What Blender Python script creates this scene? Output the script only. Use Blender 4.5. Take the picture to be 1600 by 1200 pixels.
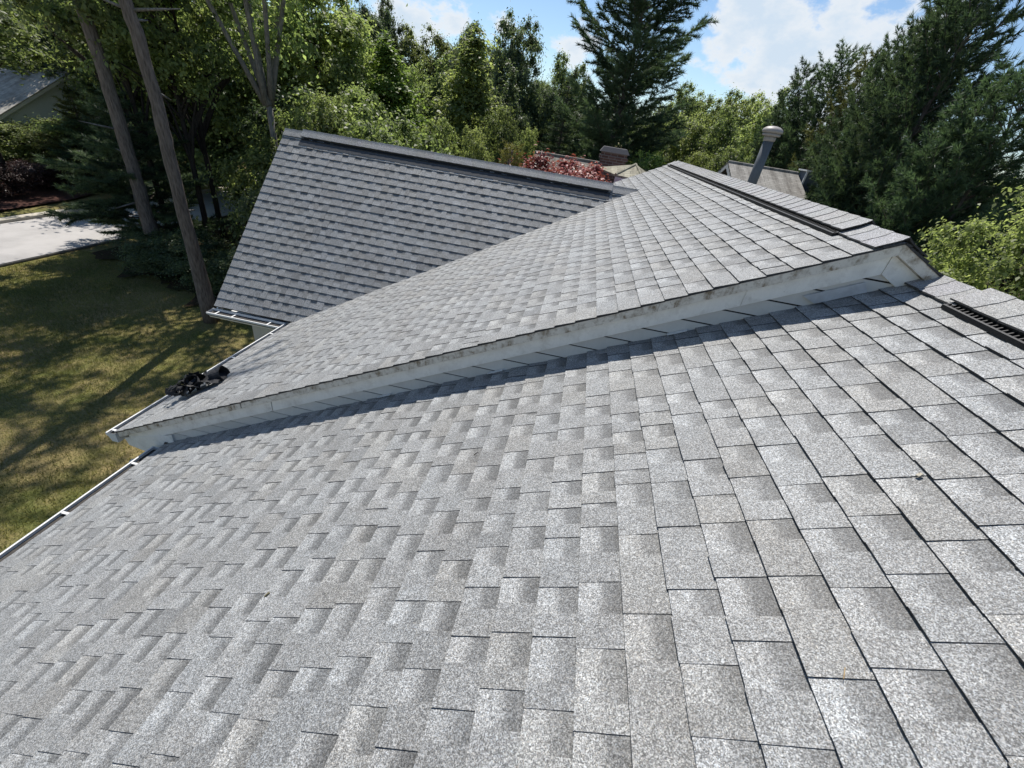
import bpy, math, random
import numpy as np
from mathutils import Vector, Matrix, noise

# ------------------------------------------------------------------ scene, camera, sky, sun
for o in list(bpy.data.objects):
    bpy.data.objects.remove(o, do_unlink=True)
scene = bpy.context.scene
COL = scene.collection
CZ = 5.95                       # camera height above the lawn
F, YAW, PITCH, ROLL = 654.35, -0.0826, 0.5539, -0.1653   # solved from the roof lines (1600 px wide picture)

def cam_axes():
    f = Vector((math.sin(YAW)*math.cos(PITCH), math.cos(YAW)*math.cos(PITCH), -math.sin(PITCH)))
    r = Vector((math.cos(YAW), -math.sin(YAW), 0.0))
    d = f.cross(r)
    c, s = math.cos(ROLL), math.sin(ROLL)
    return c*r + s*d, -s*r + c*d, f
RX, DX, FX = cam_axes()
cam_data = bpy.data.cameras.new('camera')
cam = bpy.data.objects.new('camera', cam_data)
COL.objects.link(cam)
m = Matrix.Identity(4)
for i in range(3):
    m[i][0] = RX[i]; m[i][1] = -DX[i]; m[i][2] = -FX[i]
m[2][3] = CZ
cam.matrix_world = m
cam_data.sensor_width = 36.0
cam_data.sensor_fit = 'HORIZONTAL'
cam_data.lens = F/1600*36
cam_data.clip_start = 0.05
cam_data.clip_end = 2000
scene.camera = cam

def ray(u, v):
    return RX*((u-800)/F) + DX*((v-600)/F) + FX
def at(u, v, D):
    """the point seen at pixel u,v that stands D metres away over the ground"""
    d = ray(u, v); return d*(D/math.hypot(d.x, d.y)) + Vector((0, 0, CZ))
def on_ground(u, v, z=0.0):
    d = ray(u, v); return d*((z-CZ)/d.z) + Vector((0, 0, CZ))

SUN = Vector((-0.115, 0.525, 0.84)).normalized()
SUN_EL = math.asin(SUN.z)
SUN_AZ = math.atan2(SUN.x, SUN.y)
world = bpy.data.worlds.new('World')
scene.world = world
world.use_nodes = True
sun_data = bpy.data.lights.new('sun', 'SUN')
sun_data.energy = 4.5
sun_data.angle = math.radians(0.53)
sun_data.color = (1.0, 0.955, 0.89)
sun = bpy.data.objects.new('sun', sun_data)
COL.objects.link(sun)
sun.rotation_euler = (-SUN).to_track_quat('-Z', 'Y').to_euler()
sun.location = (0, 0, 40)
scene.view_settings.view_transform = 'Standard'
scene.view_settings.look = 'None'
scene.view_settings.gamma = 1.0
scene.view_settings.exposure = 0.38
SKY_STRENGTH = 0.095

def build_world():
    nt = world.node_tree
    N = nt.nodes; L = nt.links
    N.clear()
    out = N.new('ShaderNodeOutputWorld')
    bg = N.new('ShaderNodeBackground'); bg.inputs['Strength'].default_value = SKY_STRENGTH
    sky = N.new('ShaderNodeTexSky'); sky.sky_type = 'NISHITA'; sky.sun_disc = False
    sky.sun_elevation = SUN_EL; sky.sun_rotation = SUN_AZ
    sky.altitude = 50; sky.air_density = 1.0; sky.dust_density = 0.0; sky.ozone_density = 3.0
    tc = N.new('ShaderNodeTexCoord')
    nrm = N.new('ShaderNodeVectorMath'); nrm.operation = 'NORMALIZE'
    L.new(tc.outputs['Generated'], nrm.inputs[0])
    sep = N.new('ShaderNodeSeparateXYZ'); L.new(nrm.outputs[0], sep.inputs[0])
    def math_(op, a, b=None, clamp=False):
        n = N.new('ShaderNodeMath'); n.operation = op; n.use_clamp = clamp
        for i, x in enumerate((a, b)):
            if x is None: continue
            if isinstance(x, (int, float)): n.inputs[i].default_value = x
            else: L.new(x, n.inputs[i])
        return n.outputs[0]
    # clouds: billowing noise over the direction, flattened towards the horizon
    mp = N.new('ShaderNodeVectorMath'); mp.operation = 'MULTIPLY'
    mp.inputs[1].default_value = (1.0, 1.0, 1.7)
    L.new(nrm.outputs[0], mp.inputs[0])
    def noise_(scale, off, detail, rough, src=mp):
        a = N.new('ShaderNodeVectorMath'); a.operation = 'ADD'; a.inputs[1].default_value = off
        L.new(src.outputs[0], a.inputs[0])
        n = N.new('ShaderNodeTexNoise'); n.inputs['Scale'].default_value = scale
        n.inputs['Detail'].default_value = detail; n.inputs['Roughness'].default_value = rough
        L.new(a.outputs[0], n.inputs['Vector'])
        return n.outputs['Fac']
    big = noise_(3.2, (2.3, 0.7, 4.1), 9, 0.56)
    fine = noise_(11.0, (0.3, 5.7, 1.1), 7, 0.6)
    bank = None
    # cumulus banks stand in these directions
    for (u, v, w, a) in ((1230, 60, .15, .20), (1400, 60, .11, .15), (1150, 130, .13, .09), (650, 15, .11, .15), (890, 90, .06, .13), (1320, 150, .16, .08), (940, 10, .04, .10)):
        d = ray(u, v).normalized()
        dot = N.new('ShaderNodeVectorMath'); dot.operation = 'DISTANCE'
        dot.inputs[1].default_value = d
        L.new(nrm.outputs[0], dot.inputs[0])
        mr = N.new('ShaderNodeMapRange'); mr.interpolation_type = 'SMOOTHSTEP'
        mr.inputs['From Min'].default_value = 0; mr.inputs['From Max'].default_value = w*1.5
        mr.inputs['To Min'].default_value = a; mr.inputs['To Max'].default_value = 0
        L.new(dot.outputs['Value'], mr.inputs['Value'])
        bank = mr.outputs[0] if bank is None else math_('ADD', bank, mr.outputs[0])
    bank = math_('MULTIPLY', math_('MINIMUM', bank, 0.22), 0.8)
    dens = math_('ADD', math_('ADD', math_('MULTIPLY', big, 0.55), math_('MULTIPLY', fine, 0.45)), bank)
    cr = N.new('ShaderNodeMapRange'); cr.interpolation_type = 'SMOOTHSTEP'
    cr.inputs['From Min'].default_value = 0.60; cr.inputs['From Max'].default_value = 0.665
    L.new(dens, cr.inputs['Value'])
    # denser = shaded grey-blue core, thin = bright rim
    sh = N.new('ShaderNodeMapRange')
    sh.inputs['From Min'].default_value = 0.625; sh.inputs['From Max'].default_value = 0.735
    sh.inputs['To Min'].default_value = 1.0; sh.inputs['To Max'].default_value = 0.35
    L.new(dens, sh.inputs['Value'])
    ccol = N.new('ShaderNodeMix'); ccol.data_type = 'RGBA'
    ccol.inputs['A'].default_value = (4.3, 5.6, 7.0, 1); ccol.inputs['B'].default_value = (7.2, 7.4, 7.6, 1)
    L.new(sh.outputs[0], ccol.inputs['Factor'])
    mix = N.new('ShaderNodeMix'); mix.data_type = 'RGBA'
    L.new(math_('MULTIPLY', cr.outputs[0], 0.95), mix.inputs['Factor'])
    L.new(sky.outputs[0], mix.inputs['A']); L.new(ccol.outputs['Result'], mix.inputs['B'])
    L.new(mix.outputs['Result'], bg.inputs['Color'])
    L.new(bg.outputs[0], out.inputs['Surface'])
build_world()

# ------------------------------------------------------------------ helpers
class MB:
    """collects faces; build() links them as one mesh object"""
    def __init__(self):
        self.v = []; self.f = []; self.c = []
    def face(self, pts, col=(1, 1, 1), cols=None):
        n = len(self.v)
        self.v += [tuple(p) for p in pts]
        self.c += list(cols) if cols else [col]*len(pts)
        self.f.append(tuple(range(n, n+len(pts))))
    def box(self, o, a, b, c, col=(1, 1, 1)):
        """parallelepiped from corner o with edge vectors a, b, c"""
        o = Vector(o); a = Vector(a); b = Vector(b); c = Vector(c)
        if a.cross(b).dot(c) < 0: a, b = b, a
        p = [o, o+a, o+a+b, o+b, o+c, o+a+c, o+a+b+c, o+b+c]
        for q in ((3, 2, 1, 0), (4, 5, 6, 7), (0, 1, 5, 4), (1, 2, 6, 5), (2, 3, 7, 6), (3, 0, 4, 7)):
            self.face([p[i] for i in q], col)
    def prism(self, poly, ext, col=(1, 1, 1)):
        """polygon (list of points) pushed along ext"""
        ext = Vector(ext); poly = [Vector(p) for p in poly]
        nrm = Vector((0, 0, 0))
        for i in range(len(poly)):
            nrm += poly[i].cross(poly[(i+1) % len(poly)])
        if nrm.dot(ext) > 0: poly.reverse()
        top = [p+ext for p in poly]
        self.face(poly, col); self.face(list(reversed(top)), col)
        n = len(poly)
        for i in range(n):
            j = (i+1) % n
            self.face([poly[j], poly[i], top[i], top[j]], col)
    def tube(self, pts, rad, seg=10, col=(1, 1, 1), cap=True):
        """tapered tube through pts with a radius each, shared vertices"""
        pts = [Vector(p) for p in pts]
        base = len(self.v)
        prev = None
        for i, p in enumerate(pts):
            d = (pts[min(i+1, len(pts)-1)] - pts[max(i-1, 0)])
            if d.length < 1e-9: d = Vector((0, 0, 1))
            d.normalize()
            ref = prev if prev is not None else (Vector((1, 0, 0)) if abs(d.x) < .8 else Vector((0, 1, 0)))
            a = (ref - d*ref.dot(d)).normalized(); b = d.cross(a); prev = a
            for k in range(seg):
                t = 2*math.pi*k/seg
                self.v.append(tuple(p + (a*math.cos(t)+b*math.sin(t))*rad[i])); self.c.append(col)
        for i in range(len(pts)-1):
            for k in range(seg):
                k2 = (k+1) % seg
                self.f.append((base+i*seg+k, base+i*seg+k2, base+(i+1)*seg+k2, base+(i+1)*seg+k))
        if cap:
            self.f.append(tuple(base+k for k in reversed(range(seg))))
            self.f.append(tuple(base+(len(pts)-1)*seg+k for k in range(seg)))
    def lathe(self, c, prof, seg=20, col=(1, 1, 1)):
        base = len(self.v)
        for r, z in prof:
            for k in range(seg):
                t = 2*math.pi*k/seg
                self.v.append((c[0]+r*math.cos(t), c[1]+r*math.sin(t), c[2]+z)); self.c.append(col)
        for i in range(len(prof)-1):
            for k in range(seg):
                k2 = (k+1) % seg
                self.f.append((base+i*seg+k, base+i*seg+k2, base+(i+1)*seg+k2, base+(i+1)*seg+k))
    def build(self, name, mat, parent=None, smooth=False, kind=None, label=None):
        me = bpy.data.meshes.new(name)
        me.from_pydata(self.v, [], self.f)
        at_ = me.color_attributes.new('tint', 'FLOAT_COLOR', 'POINT')
        arr = np.ones((len(self.v), 4), np.float32); arr[:, :3] = np.array(self.c, np.float32)
        at_.data.foreach_set('color', arr.ravel())
        me.materials.append(mat)
        if smooth: me.shade_smooth()
        return link(name, me, parent, kind, label)

def link(name, me, parent=None, kind=None, label=None):
    o = bpy.data.objects.new(name, me); COL.objects.link(o)
    if parent is not None:
        o.parent = parent
        o.matrix_parent_inverse = parent_inv(parent)
    if kind: o['kind'] = kind
    if label: o['label'] = label
    return o
def parent_inv(p):
    M = Matrix.Identity(4)
    while p is not None:
        M = Matrix.Translation(p.location) @ p.rotation_euler.to_matrix().to_4x4() @ Matrix.Diagonal((*p.scale, 1)) @ M if False else (p.matrix_parent_inverse @ p.matrix_basis) @ M
        p = p.parent
    return M.inverted()
def thing(name, label, cat, loc=(0, 0, 0), group=None):
    o = bpy.data.objects.new(name, None); COL.objects.link(o)
    o.location = loc; o.empty_display_size = .2
    return tag(o, label, cat, group)
def tag(o, label, cat, group=None, kind=None):
    o['label'] = label; o['category'] = cat
    if group: o['group'] = group
    if kind: o['kind'] = kind
    return o

# ------------------------------------------------------------------ materials
class Mat:
    def __init__(self, name):
        self.m = bpy.data.materials.new(name); self.m.use_nodes = True
        self.nt = self.m.node_tree; self.N = self.nt.nodes; self.L = self.nt.links
        self.b = self.N['Principled BSDF']; self.out = self.N['Material Output']
    def put(self, sock, x):
        if isinstance(x, (int, float)): sock.default_value = x
        elif isinstance(x, tuple): sock.default_value = x if len(x) == 4 or len(sock.default_value) == 3 else (*x, 1)
        else: self.L.new(x, sock)
    def pos(self, scale=(1, 1, 1), obj=False):
        if obj:
            g = self.N.new('ShaderNodeTexCoord').outputs['Object']
        else:
            g = self.N.new('ShaderNodeNewGeometry').outputs['Position']
        v = self.N.new('ShaderNodeVectorMath'); v.operation = 'MULTIPLY'
        self.L.new(g, v.inputs[0]); v.inputs[1].default_value = scale
        return v.outputs[0]
    def noise(self, vec, scale, detail=4, rough=.55, out='Fac'):
        n = self.N.new('ShaderNodeTexNoise'); self.L.new(vec, n.inputs['Vector'])
        n.inputs['Scale'].default_value = scale; n.inputs['Detail'].default_value = detail; n.inputs['Roughness'].default_value = rough
        return n.outputs[out]
    def voro(self, vec, scale, out='Color', feature='F1'):
        n = self.N.new('ShaderNodeTexVoronoi'); self.L.new(vec, n.inputs['Vector'])
        n.feature = feature; n.inputs['Scale'].default_value = scale
        return n.outputs[out]
    def ramp(self, fac, stops, interp='LINEAR'):
        n = self.N.new('ShaderNodeValToRGB'); self.put(n.inputs[0], fac)
        cr = n.color_ramp; cr.interpolation = interp
        while len(cr.elements) < len(stops): cr.elements.new(.5)
        for e, (p, c) in zip(cr.elements, stops):
            e.position = p; e.color = (*c, 1) if len(c) == 3 else c
        return n.outputs[0]
    def mix(self, a, b, fac, mode='MIX'):
        n = self.N.new('ShaderNodeMix'); n.data_type = 'RGBA'; n.blend_type = mode
        self.put(n.inputs['Factor'], fac); self.put(n.inputs['A'], a); self.put(n.inputs['B'], b)
        return n.outputs['Result']
    def math(self, op, a, b=0.0, clamp=False):
        n = self.N.new('ShaderNodeMath'); n.operation = op; n.use_clamp = clamp
        self.put(n.inputs[0], a); self.put(n.inputs[1], b); return n.outputs[0]
    def rng(self, x, a, b, c, d):
        n = self.N.new('ShaderNodeMapRange'); self.put(n.inputs[0], x)
        for i, q in enumerate((a, b, c, d)): n.inputs[i+1].default_value = q
        return n.outputs[0]
    def attr(self, name='tint'):
        n = self.N.new('ShaderNodeAttribute'); n.attribute_name = name; return n.outputs['Color']
    def rand(self):
        return self.N.new('ShaderNodeObjectInfo').outputs['Random']
    def bump(self, h, strength, dist):
        n = self.N.new('ShaderNodeBump'); self.L.new(h, n.inputs['Height'])
        n.inputs['Strength'].default_value = strength; n.inputs['Distance'].default_value = dist
        self.L.new(n.outputs[0], self.b.inputs['Normal'])
    def done(self, color, rough=.8, spec=.3, metal=0.0):
        self.put(self.b.inputs['Base Color'], color); self.put(self.b.inputs['Roughness'], rough)
        self.b.inputs['Specular IOR Level'].default_value = spec; self.b.inputs['Metallic'].default_value = metal
        return self.m

def shingle_mat():
    M = Mat('granule_shingle')
    p = M.pos()
    g1 = M.voro(p, 400)                       # ceramic granules, about 3 mm
    bw = M.N.new('ShaderNodeSeparateColor'); M.L.new(g1, bw.inputs[0])
    g2 = M.voro(p, 190)
    bw2 = M.N.new('ShaderNodeSeparateColor'); M.L.new(g2, bw2.inputs[0])
    val = M.math('ADD', M.math('MULTIPLY', bw.outputs[0], .74), M.math('MULTIPLY', bw2.outputs[0], .26))
    gran = M.ramp(val, [(0.0, (.055, .055, .054)), (.28, (.135, .136, .133)), (.5, (.250, .252, .247)), (.72, (.39, .394, .387)), (1.0, (.66, .67, .66))])
    warm = M.ramp(bw.outputs[1], [(0.0, (1.08, 1.0, .90)), (.2, (1.0, 1.0, 1.0)), (.8, (1.0, 1.0, 1.0)), (1.0, (.93, .99, 1.07))])
    c = M.mix(gran, warm, 1.0, 'MULTIPLY')
    # worn and dusty areas, with shapes of their own
    w = M.noise(p, 3.1, 3, .6)
    c = M.mix(c, M.ramp(w, [(.30, (.86, .84, .82)), (.55, (1, 1, 1)), (.75, (1.06, 1.06, 1.06))]), 1.0, 'MULTIPLY')
    c = M.mix(c, M.attr(), 1.0, 'MULTIPLY')
    M.bump(val, .55, .0022)
    M.b.inputs['Sheen Weight'].default_value = .12; M.b.inputs['Sheen Roughness'].default_value = .5
    return M.done(c, .62, .5)

def felt_mat(name, col, rough=.6, n=30.0):
    M = Mat(name); p = M.pos()
    k = M.noise(p, n, 5, .6)
    M.bump(k, .35, .004)
    return M.done(M.ramp(k, [(.25, tuple(x*.6 for x in col)), (.7, tuple(x*1.35 for x in col))]), rough, .4)

def painted_mat(name, col, dirt=.5, dirtcol=(.20, .17, .13), scale=1.0):
    M = Mat(name); p = M.pos()
    a = M.noise(p, 9*scale, 6, .68); b = M.noise(M.pos((30, 30, 4)), 1.2*scale, 4, .6); s = M.noise(p, 70*scale, 3, .7)
    k = M.math('MULTIPLY', M.rng(a, .46, .74, 0, 1), M.rng(b, .35, .65, .25, 1))
    k = M.math('ADD', M.math('MULTIPLY', k, dirt), M.math('MULTIPLY', M.rng(s, .64, .76, 0, 1), dirt*.7), True)
    c = M.mix(M.mix(M.ramp(b, [(.3, tuple(x*.93 for x in col)), (.7, col)]), dirtcol, k), M.attr(), 1.0, 'MULTIPLY')
    M.bump(s, .12, .002)
    return M.done(c, .55, .35)

def bark_mat(name, dark, light):
    M = Mat(name)
    p = M.pos((1, 1, .16), True)
    r = M.voro(p, 34, 'Distance'); n = M.noise(p, 20, 7, .75)
    h = M.math('ADD', M.math('MULTIPLY', r, .35), M.math('MULTIPLY', n, .75))
    M.bump(h, .9, .03)
    return M.done(M.ramp(h, [(.25, dark), (.85, light)]), .9, .15)

def leaf_mat(name, dark, light, transl=.35, spread=.35):
    M = Mat(name)
    t = M.attr()                                   # r: per leaf, g: per clump
    sp = M.N.new('ShaderNodeSeparateColor'); M.L.new(t, sp.inputs[0])
    v = M.math('ADD', M.math('MULTIPLY', sp.outputs[0], .55), M.math('MULTIPLY', sp.outputs[1], .45))
    c = M.ramp(v, [(.1, dark), (.9, light)])
    hs = M.N.new('ShaderNodeHueSaturation'); M.L.new(c, hs.inputs['Color'])
    r = M.rand()
    M.L.new(M.rng(r, 0, 1, .485, .515), hs.inputs['Hue'])
    M.L.new(M.rng(M.math('FRACT', M.math('MULTIPLY', r, 7.31)), 0, 1, 1-spread*.5, 1+spread*.5), hs.inputs['Value'])
    M.put(M.b.inputs['Base Color'], hs.outputs[0]); M.b.inputs['Roughness'].default_value = .48
    M.b.inputs['Specular IOR Level'].default_value = .35
    tr = M.N.new('ShaderNodeBsdfTranslucent')
    tc = M.mix(hs.outputs[0], (1.38, 1.46, .98, 1), 1.0, 'MULTIPLY'); M.L.new(tc, tr.inputs['Color'])
    ms = M.N.new('ShaderNodeMixShader'); ms.inputs[0].default_value = transl
    M.L.new(M.b.outputs[0], ms.inputs[1]); M.L.new(tr.outputs[0], ms.inputs[2])
    M.L.new(ms.outputs[0], M.out.inputs['Surface'])
    return M.m

def plain(name, col, rough=.6, spec=.4, metal=0.0, var=.12, scale=20):
    M = Mat(name); k = M.noise(M.pos(), scale, 4, .6)
    return M.done(M.ramp(k, [(.3, tuple(x*(1-var) for x in col)), (.7, tuple(min(1, x*(1+var)) for x in col))]), rough, spec, metal)

def grass_ground_mat():
    M = Mat('lawn_ground'); p = M.pos()
    a = M.noise(p, .35, 5, .6); b = M.noise(p, 1.7, 6, .65); c = M.noise(p, 26, 4, .7)
    g = M.ramp(c, [(.25, (.05, .062, .018)), (.5, (.12, .138, .038)), (.8, (.22, .225, .078))])
    dry = M.ramp(c, [(.25, (.14, .10, .045)), (.5, (.30, .23, .108)), (.8, (.43, .345, .172))])
    k = M.rng(M.math('ADD', M.math('MULTIPLY', a, .6), M.math('MULTIPLY', b, .5)), .45, .64, 0.08, .9)
    M.bump(c, .8, .05)
    return M.done(M.mix(g, dry, k), .95, .1)

def forest_floor_mat():
    M = Mat('forest_floor'); p = M.pos()
    a = M.noise(p, 1.2, 6, .65); c = M.noise(p, 18, 5, .7)
    col = M.ramp(c, [(.25, (.018, .012, .007)), (.5, (.055, .036, .02)), (.75, (.11, .075, .04))])
    g = M.ramp(c, [(.25, (.014, .022, .007)), (.8, (.06, .085, .024))])
    M.bump(c, .8, .05)
    return M.done(M.mix(col, g, M.rng(a, .45, .62, 0, 1)), .95, .1)

def concrete_mat(name, col):
    M = Mat(name); p = M.pos()
    a = M.noise(p, .9, 6, .6); c = M.noise(p, 60, 3, .6)
    k = M.math('ADD', M.math('MULTIPLY', a, .7), M.math('MULTIPLY', c, .3))
    M.bump(c, .3, .004)
    return M.done(M.ramp(k, [(.3, tuple(x*.72 for x in col)), (.55, col), (.75, tuple(x*1.12 for x in col))]), .85, .25)

def far_roof_mat(name, col):
    M = Mat(name); p = M.pos((1, 1, 1), True)
    br = M.N.new('ShaderNodeTexBrick'); M.L.new(p, br.inputs['Vector'])
    br.inputs['Scale'].default_value = 1.0; br.inputs['Brick Width'].default_value = .33; br.inputs['Row Height'].default_value = .13
    br.inputs['Mortar Size'].default_value = .006; br.inputs['Color1'].default_value = (*[x*.85 for x in col], 1)
    br.inputs['Color2'].default_value = (*[x*1.15 for x in col], 1); br.inputs['Mortar'].default_value = (*[x*.4 for x in col], 1)
    st = M.noise(M.pos((2.2, .3, .6)), 2.0, 5, .65)
    c = M.mix(br.outputs[0], M.ramp(st, [(.35, (.55, .53, .5)), (.6, (1.05, 1.04, 1.0))]), 1.0, 'MULTIPLY')
    M.bump(br.outputs['Fac'], -.5, .01)
    return M.done(c, .85, .25)

def brick_mat():
    M = Mat('chimney_brick'); tcn = M.pos((1, 1, 1), True)
    br = M.N.new('ShaderNodeTexBrick')
    cmb = M.N.new('ShaderNodeCombineXYZ'); sp = M.N.new('ShaderNodeSeparateXYZ'); M.L.new(tcn, sp.inputs[0])
    M.L.new(M.math('ADD', sp.outputs[0], sp.outputs[1]), cmb.inputs[0]); M.L.new(sp.outputs[2], cmb.inputs[1])
    M.L.new(cmb.outputs[0], br.inputs['Vector'])
    br.inputs['Scale'].default_value = 1; br.inputs['Brick Width'].default_value = .21; br.inputs['Row Height'].default_value = .075
    br.inputs['Mortar Size'].default_value = .008
    br.inputs['Color1'].default_value = (.11, .062, .052, 1); br.inputs['Color2'].default_value = (.17, .10, .085, 1); br.inputs['Mortar'].default_value = (.24, .21, .19, 1)
    M.bump(br.outputs['Fac'], -.6, .01)
    return M.done(br.outputs[0], .9, .2)

SHINGLE = shingle_mat()
VENT = felt_mat('vent_plastic', (.007, .007, .008), .5)
DECK = felt_mat('roof_deck', (.03, .03, .032), .9)
RAKE = painted_mat('weathered_white_board', (.92, .895, .83), .5, (.26, .21, .15))
TRIM = painted_mat('dirty_white_trim', (.70, .655, .575), 1.9, (.22, .17, .11), 1.3)
SIDING = painted_mat('pale_siding', (.72, .69, .63), .15, (.2, .17, .13))
GUTTER = painted_mat('white_gutter', (.76, .76, .74), .18)
GUTTER_IN = felt_mat('dark_trough_fill', (.055, .05, .045), .9)
WALL = painted_mat('house_wall', (.55, .54, .50), .15)
FLUE = plain('flue_metal', (.105, .115, .125), .55, .35)
FLUECAP = plain('flue_cap_metal', (.33, .295, .27), .5, .4)
FELT = felt_mat('torn_felt', (.018, .018, .02), .75, 18)
SCRAP = felt_mat('scrap_backing', (.12, .112, .10), .9, 40)
BARK_PINE = bark_mat('pine_bark', (.045, .036, .030), (.27, .22, .185))
BARK_GREY = bark_mat('grey_bark', (.07, .065, .06), (.32, .30, .275))
BARK_DARK = bark_mat('dark_bark', (.012, .010, .009), (.07, .058, .048))
LEAF_OAK = leaf_mat('oak_leaf', (0.07, 0.095, 0.036), (0.27, 0.31, 0.125), 0.58)
LEAF_LIGHT = leaf_mat('light_leaf', (0.105, 0.14, 0.05), (0.38, 0.43, 0.18), 0.6)
LEAF_DARK = leaf_mat('dark_leaf', (0.042, 0.064, 0.036), (0.17, 0.21, 0.1), 0.5)
NEEDLE = leaf_mat('pine_needle', (.026, .048, .030), (.125, .175, .092), .40)
NEEDLE_OLIVE = leaf_mat('olive_needle', (.045, .055, .024), (.18, .195, .08), .4)
LEAF_BRIGHT = leaf_mat('bright_leaf', (.075, .12, .026), (.26, .36, .085), .52, .1)
LEAF_RED = leaf_mat('red_maple_leaf', (.13, .034, .026), (.42, .15, .11), .3, .05)
LEAF_GOLD = leaf_mat('golden_leaf', (.08, .075, .018), (.26, .23, .075), .3, .05)
LEAF_BURG = leaf_mat('burgundy_leaf', (.022, .010, .010), (.07, .03, .026), .2, .05)
GRASS_BLADE = leaf_mat('grass_blade', (.085, .088, .026), (.31, .275, .10), .42, .05)

# ------------------------------------------------------------------ ground, road
def ground_sheet():
    # one sheet to the horizon, with finer mesh near the house for gentle unevenness
    xs = sorted(set([-400, -200, -100, -60] + list(range(-40, 41, 2)) + [60, 100, 200, 400]))
    ys = sorted(set([-300, -150, -60, -30] + list(range(-16, 61, 2)) + [80, 120, 200, 400, 700]))
    b = MB(); idx = {}
    for i, x in enumerate(xs):
        for j, y in enumerate(ys):
            z = 0.0
            if x > -16: z += .05*noise.noise(Vector((x*.21, y*.21, 1.7)))
            z -= .06
            idx[i, j] = len(b.v); b.v.append((x, y, z)); b.c.append((1, 1, 1))
    for i in range(len(xs)-1):
        for j in range(len(ys)-1):
            b.f.append((idx[i, j], idx[i+1, j], idx[i+1, j+1], idx[i, j+1]))
    o = b.build('lawn', grass_ground_mat(), smooth=True, kind='structure')
    tag(o, 'dappled green and straw coloured lawn around the house', 'lawn')
    # leaf litter under the wood
    b = MB()
    def sheet(pts, z):
        b.face([(x, y, z) for x, y in pts])
    edge = [(-16.4, 11.6), (-13.2, 11.0), (-10.8, 9.9), (-9.0, 10.6), (-6.6, 12.2), (-2, 13.5), (4, 13.2), (7.5, 12)]
    soft = []
    for (xa, ya), (xb, yb) in zip(edge[:-1], edge[1:]):
        for q in range(14):
            f = q/12; xx, yy = xa+(xb-xa)*f, ya+(yb-ya)*f
            soft.append((xx+.25*noise.noise(Vector((xx*2.3, yy*2.3, 4))), yy+.6*noise.noise(Vector((xx*.9, yy*.9, 0)))+.45*noise.noise(Vector((xx*3.1, yy*3.1, 7)))+.5))
    sheet(soft+[(7.5, 12), (10, 6), (60, 0), (60, 110), (-60, 110), (-60, 36), (-16.9, 34)], .012)
    o = b.build('forest_floor', forest_floor_mat(), kind='structure')
    tag(o, 'dark leaf strewn ground under the trees', 'forest floor')
ground_sheet()

CONC = concrete_mat('road_concrete', (.44, .42, .40))
KERBM = concrete_mat('kerb_concrete', (.50, .46, .38))
def road():
    b = MB(); b.box((-21.1, -40, -.04), (4.0, 0, 0), (0, 110, 0), (0, 0, .05))
    r = b.build('road', plain('road_bed', (.16, .15, .14), .9), kind='structure')
    tag(r, 'pale concrete road beyond the lawn', 'road')
    y = -4.0
    i = 0
    while y < 50:
        b = MB(); b.box((-21.08, y, .012), (3.96, 0, 0), (0, 4.56, 0), (0, 0, .022 + .002*(i % 2)))
        b.build('slab', CONC, r); y += 4.585; i += 1
    k = MB(); k.box((-21.42, -40, -.05), (.30, 0, 0), (0, 110, 0), (0, 0, .10))
    ko = k.build('kerb', KERBM, kind='structure'); tag(ko, 'low concrete kerb along the far side of the road', 'kerb')
    y = -2.0; i = 0
    while y < 45:
        b = MB(); b.prism([(-21.425, y, .04), (-21.115, y, .04), (-21.125, y, .13), (-21.145, y, .15), (-21.425, y, .155)], (0, 2.985, 0))
        b.build('kerb_stone', KERBM, ko); y += 3.0; i += 1
    b = MB()
    pts = [(-23.0, 8), (-22.7, 13), (-23.2, 17.5), (-24.5, 21), (-28.5, 21.5), (-29.5, 15), (-28.5, 8)]
    b.face([(x, yy, .03) for x, yy in pts])
    o = b.build('mulch_bed', plain('mulch', (.07, .035, .028), .95, .1, 0, .6, 14), kind='structure')
    tag(o, 'dark reddish mulch bed across the road', 'mulch bed')
road()

# ------------------------------------------------------------------ the house
E_ = 0.143                                   # shingle exposure
M_ = 0.5008                                  # 6 in 12 pitch
CA, SA = 1/math.sqrt(1+M_*M_), M_/math.sqrt(1+M_*M_)
HA, HB = 1.4301, 1.1343
XEA, XRA = -3.5685, 2.035                    # lower roof: eave, ridge
XEB, XRB = -4.087, 1.7576                    # upper roof
YB0, YB1, YW = 2.6493, 10.4219, 2.7086       # near rake, far rake, wall above the lower roof
MC = 1.0284                                  # cross gable, steeper
XGC, YRC, ZRC, ZEC = -5.4093, 7.9406, CZ-0.698, CZ-3.1609
CC, SC = 1/math.sqrt(1+MC*MC), MC/math.sqrt(1+MC*MC)
YEC = YRC-(ZRC-ZEC)/MC
YA0 = -3.0
def zA(x): return M_*x-HA+CZ
def zB(x): return M_*x-HB+CZ
house = thing('house', 'single storey house with grey shingle roofs on three levels and white gutters', 'house', (0, 4, 0))

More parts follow.
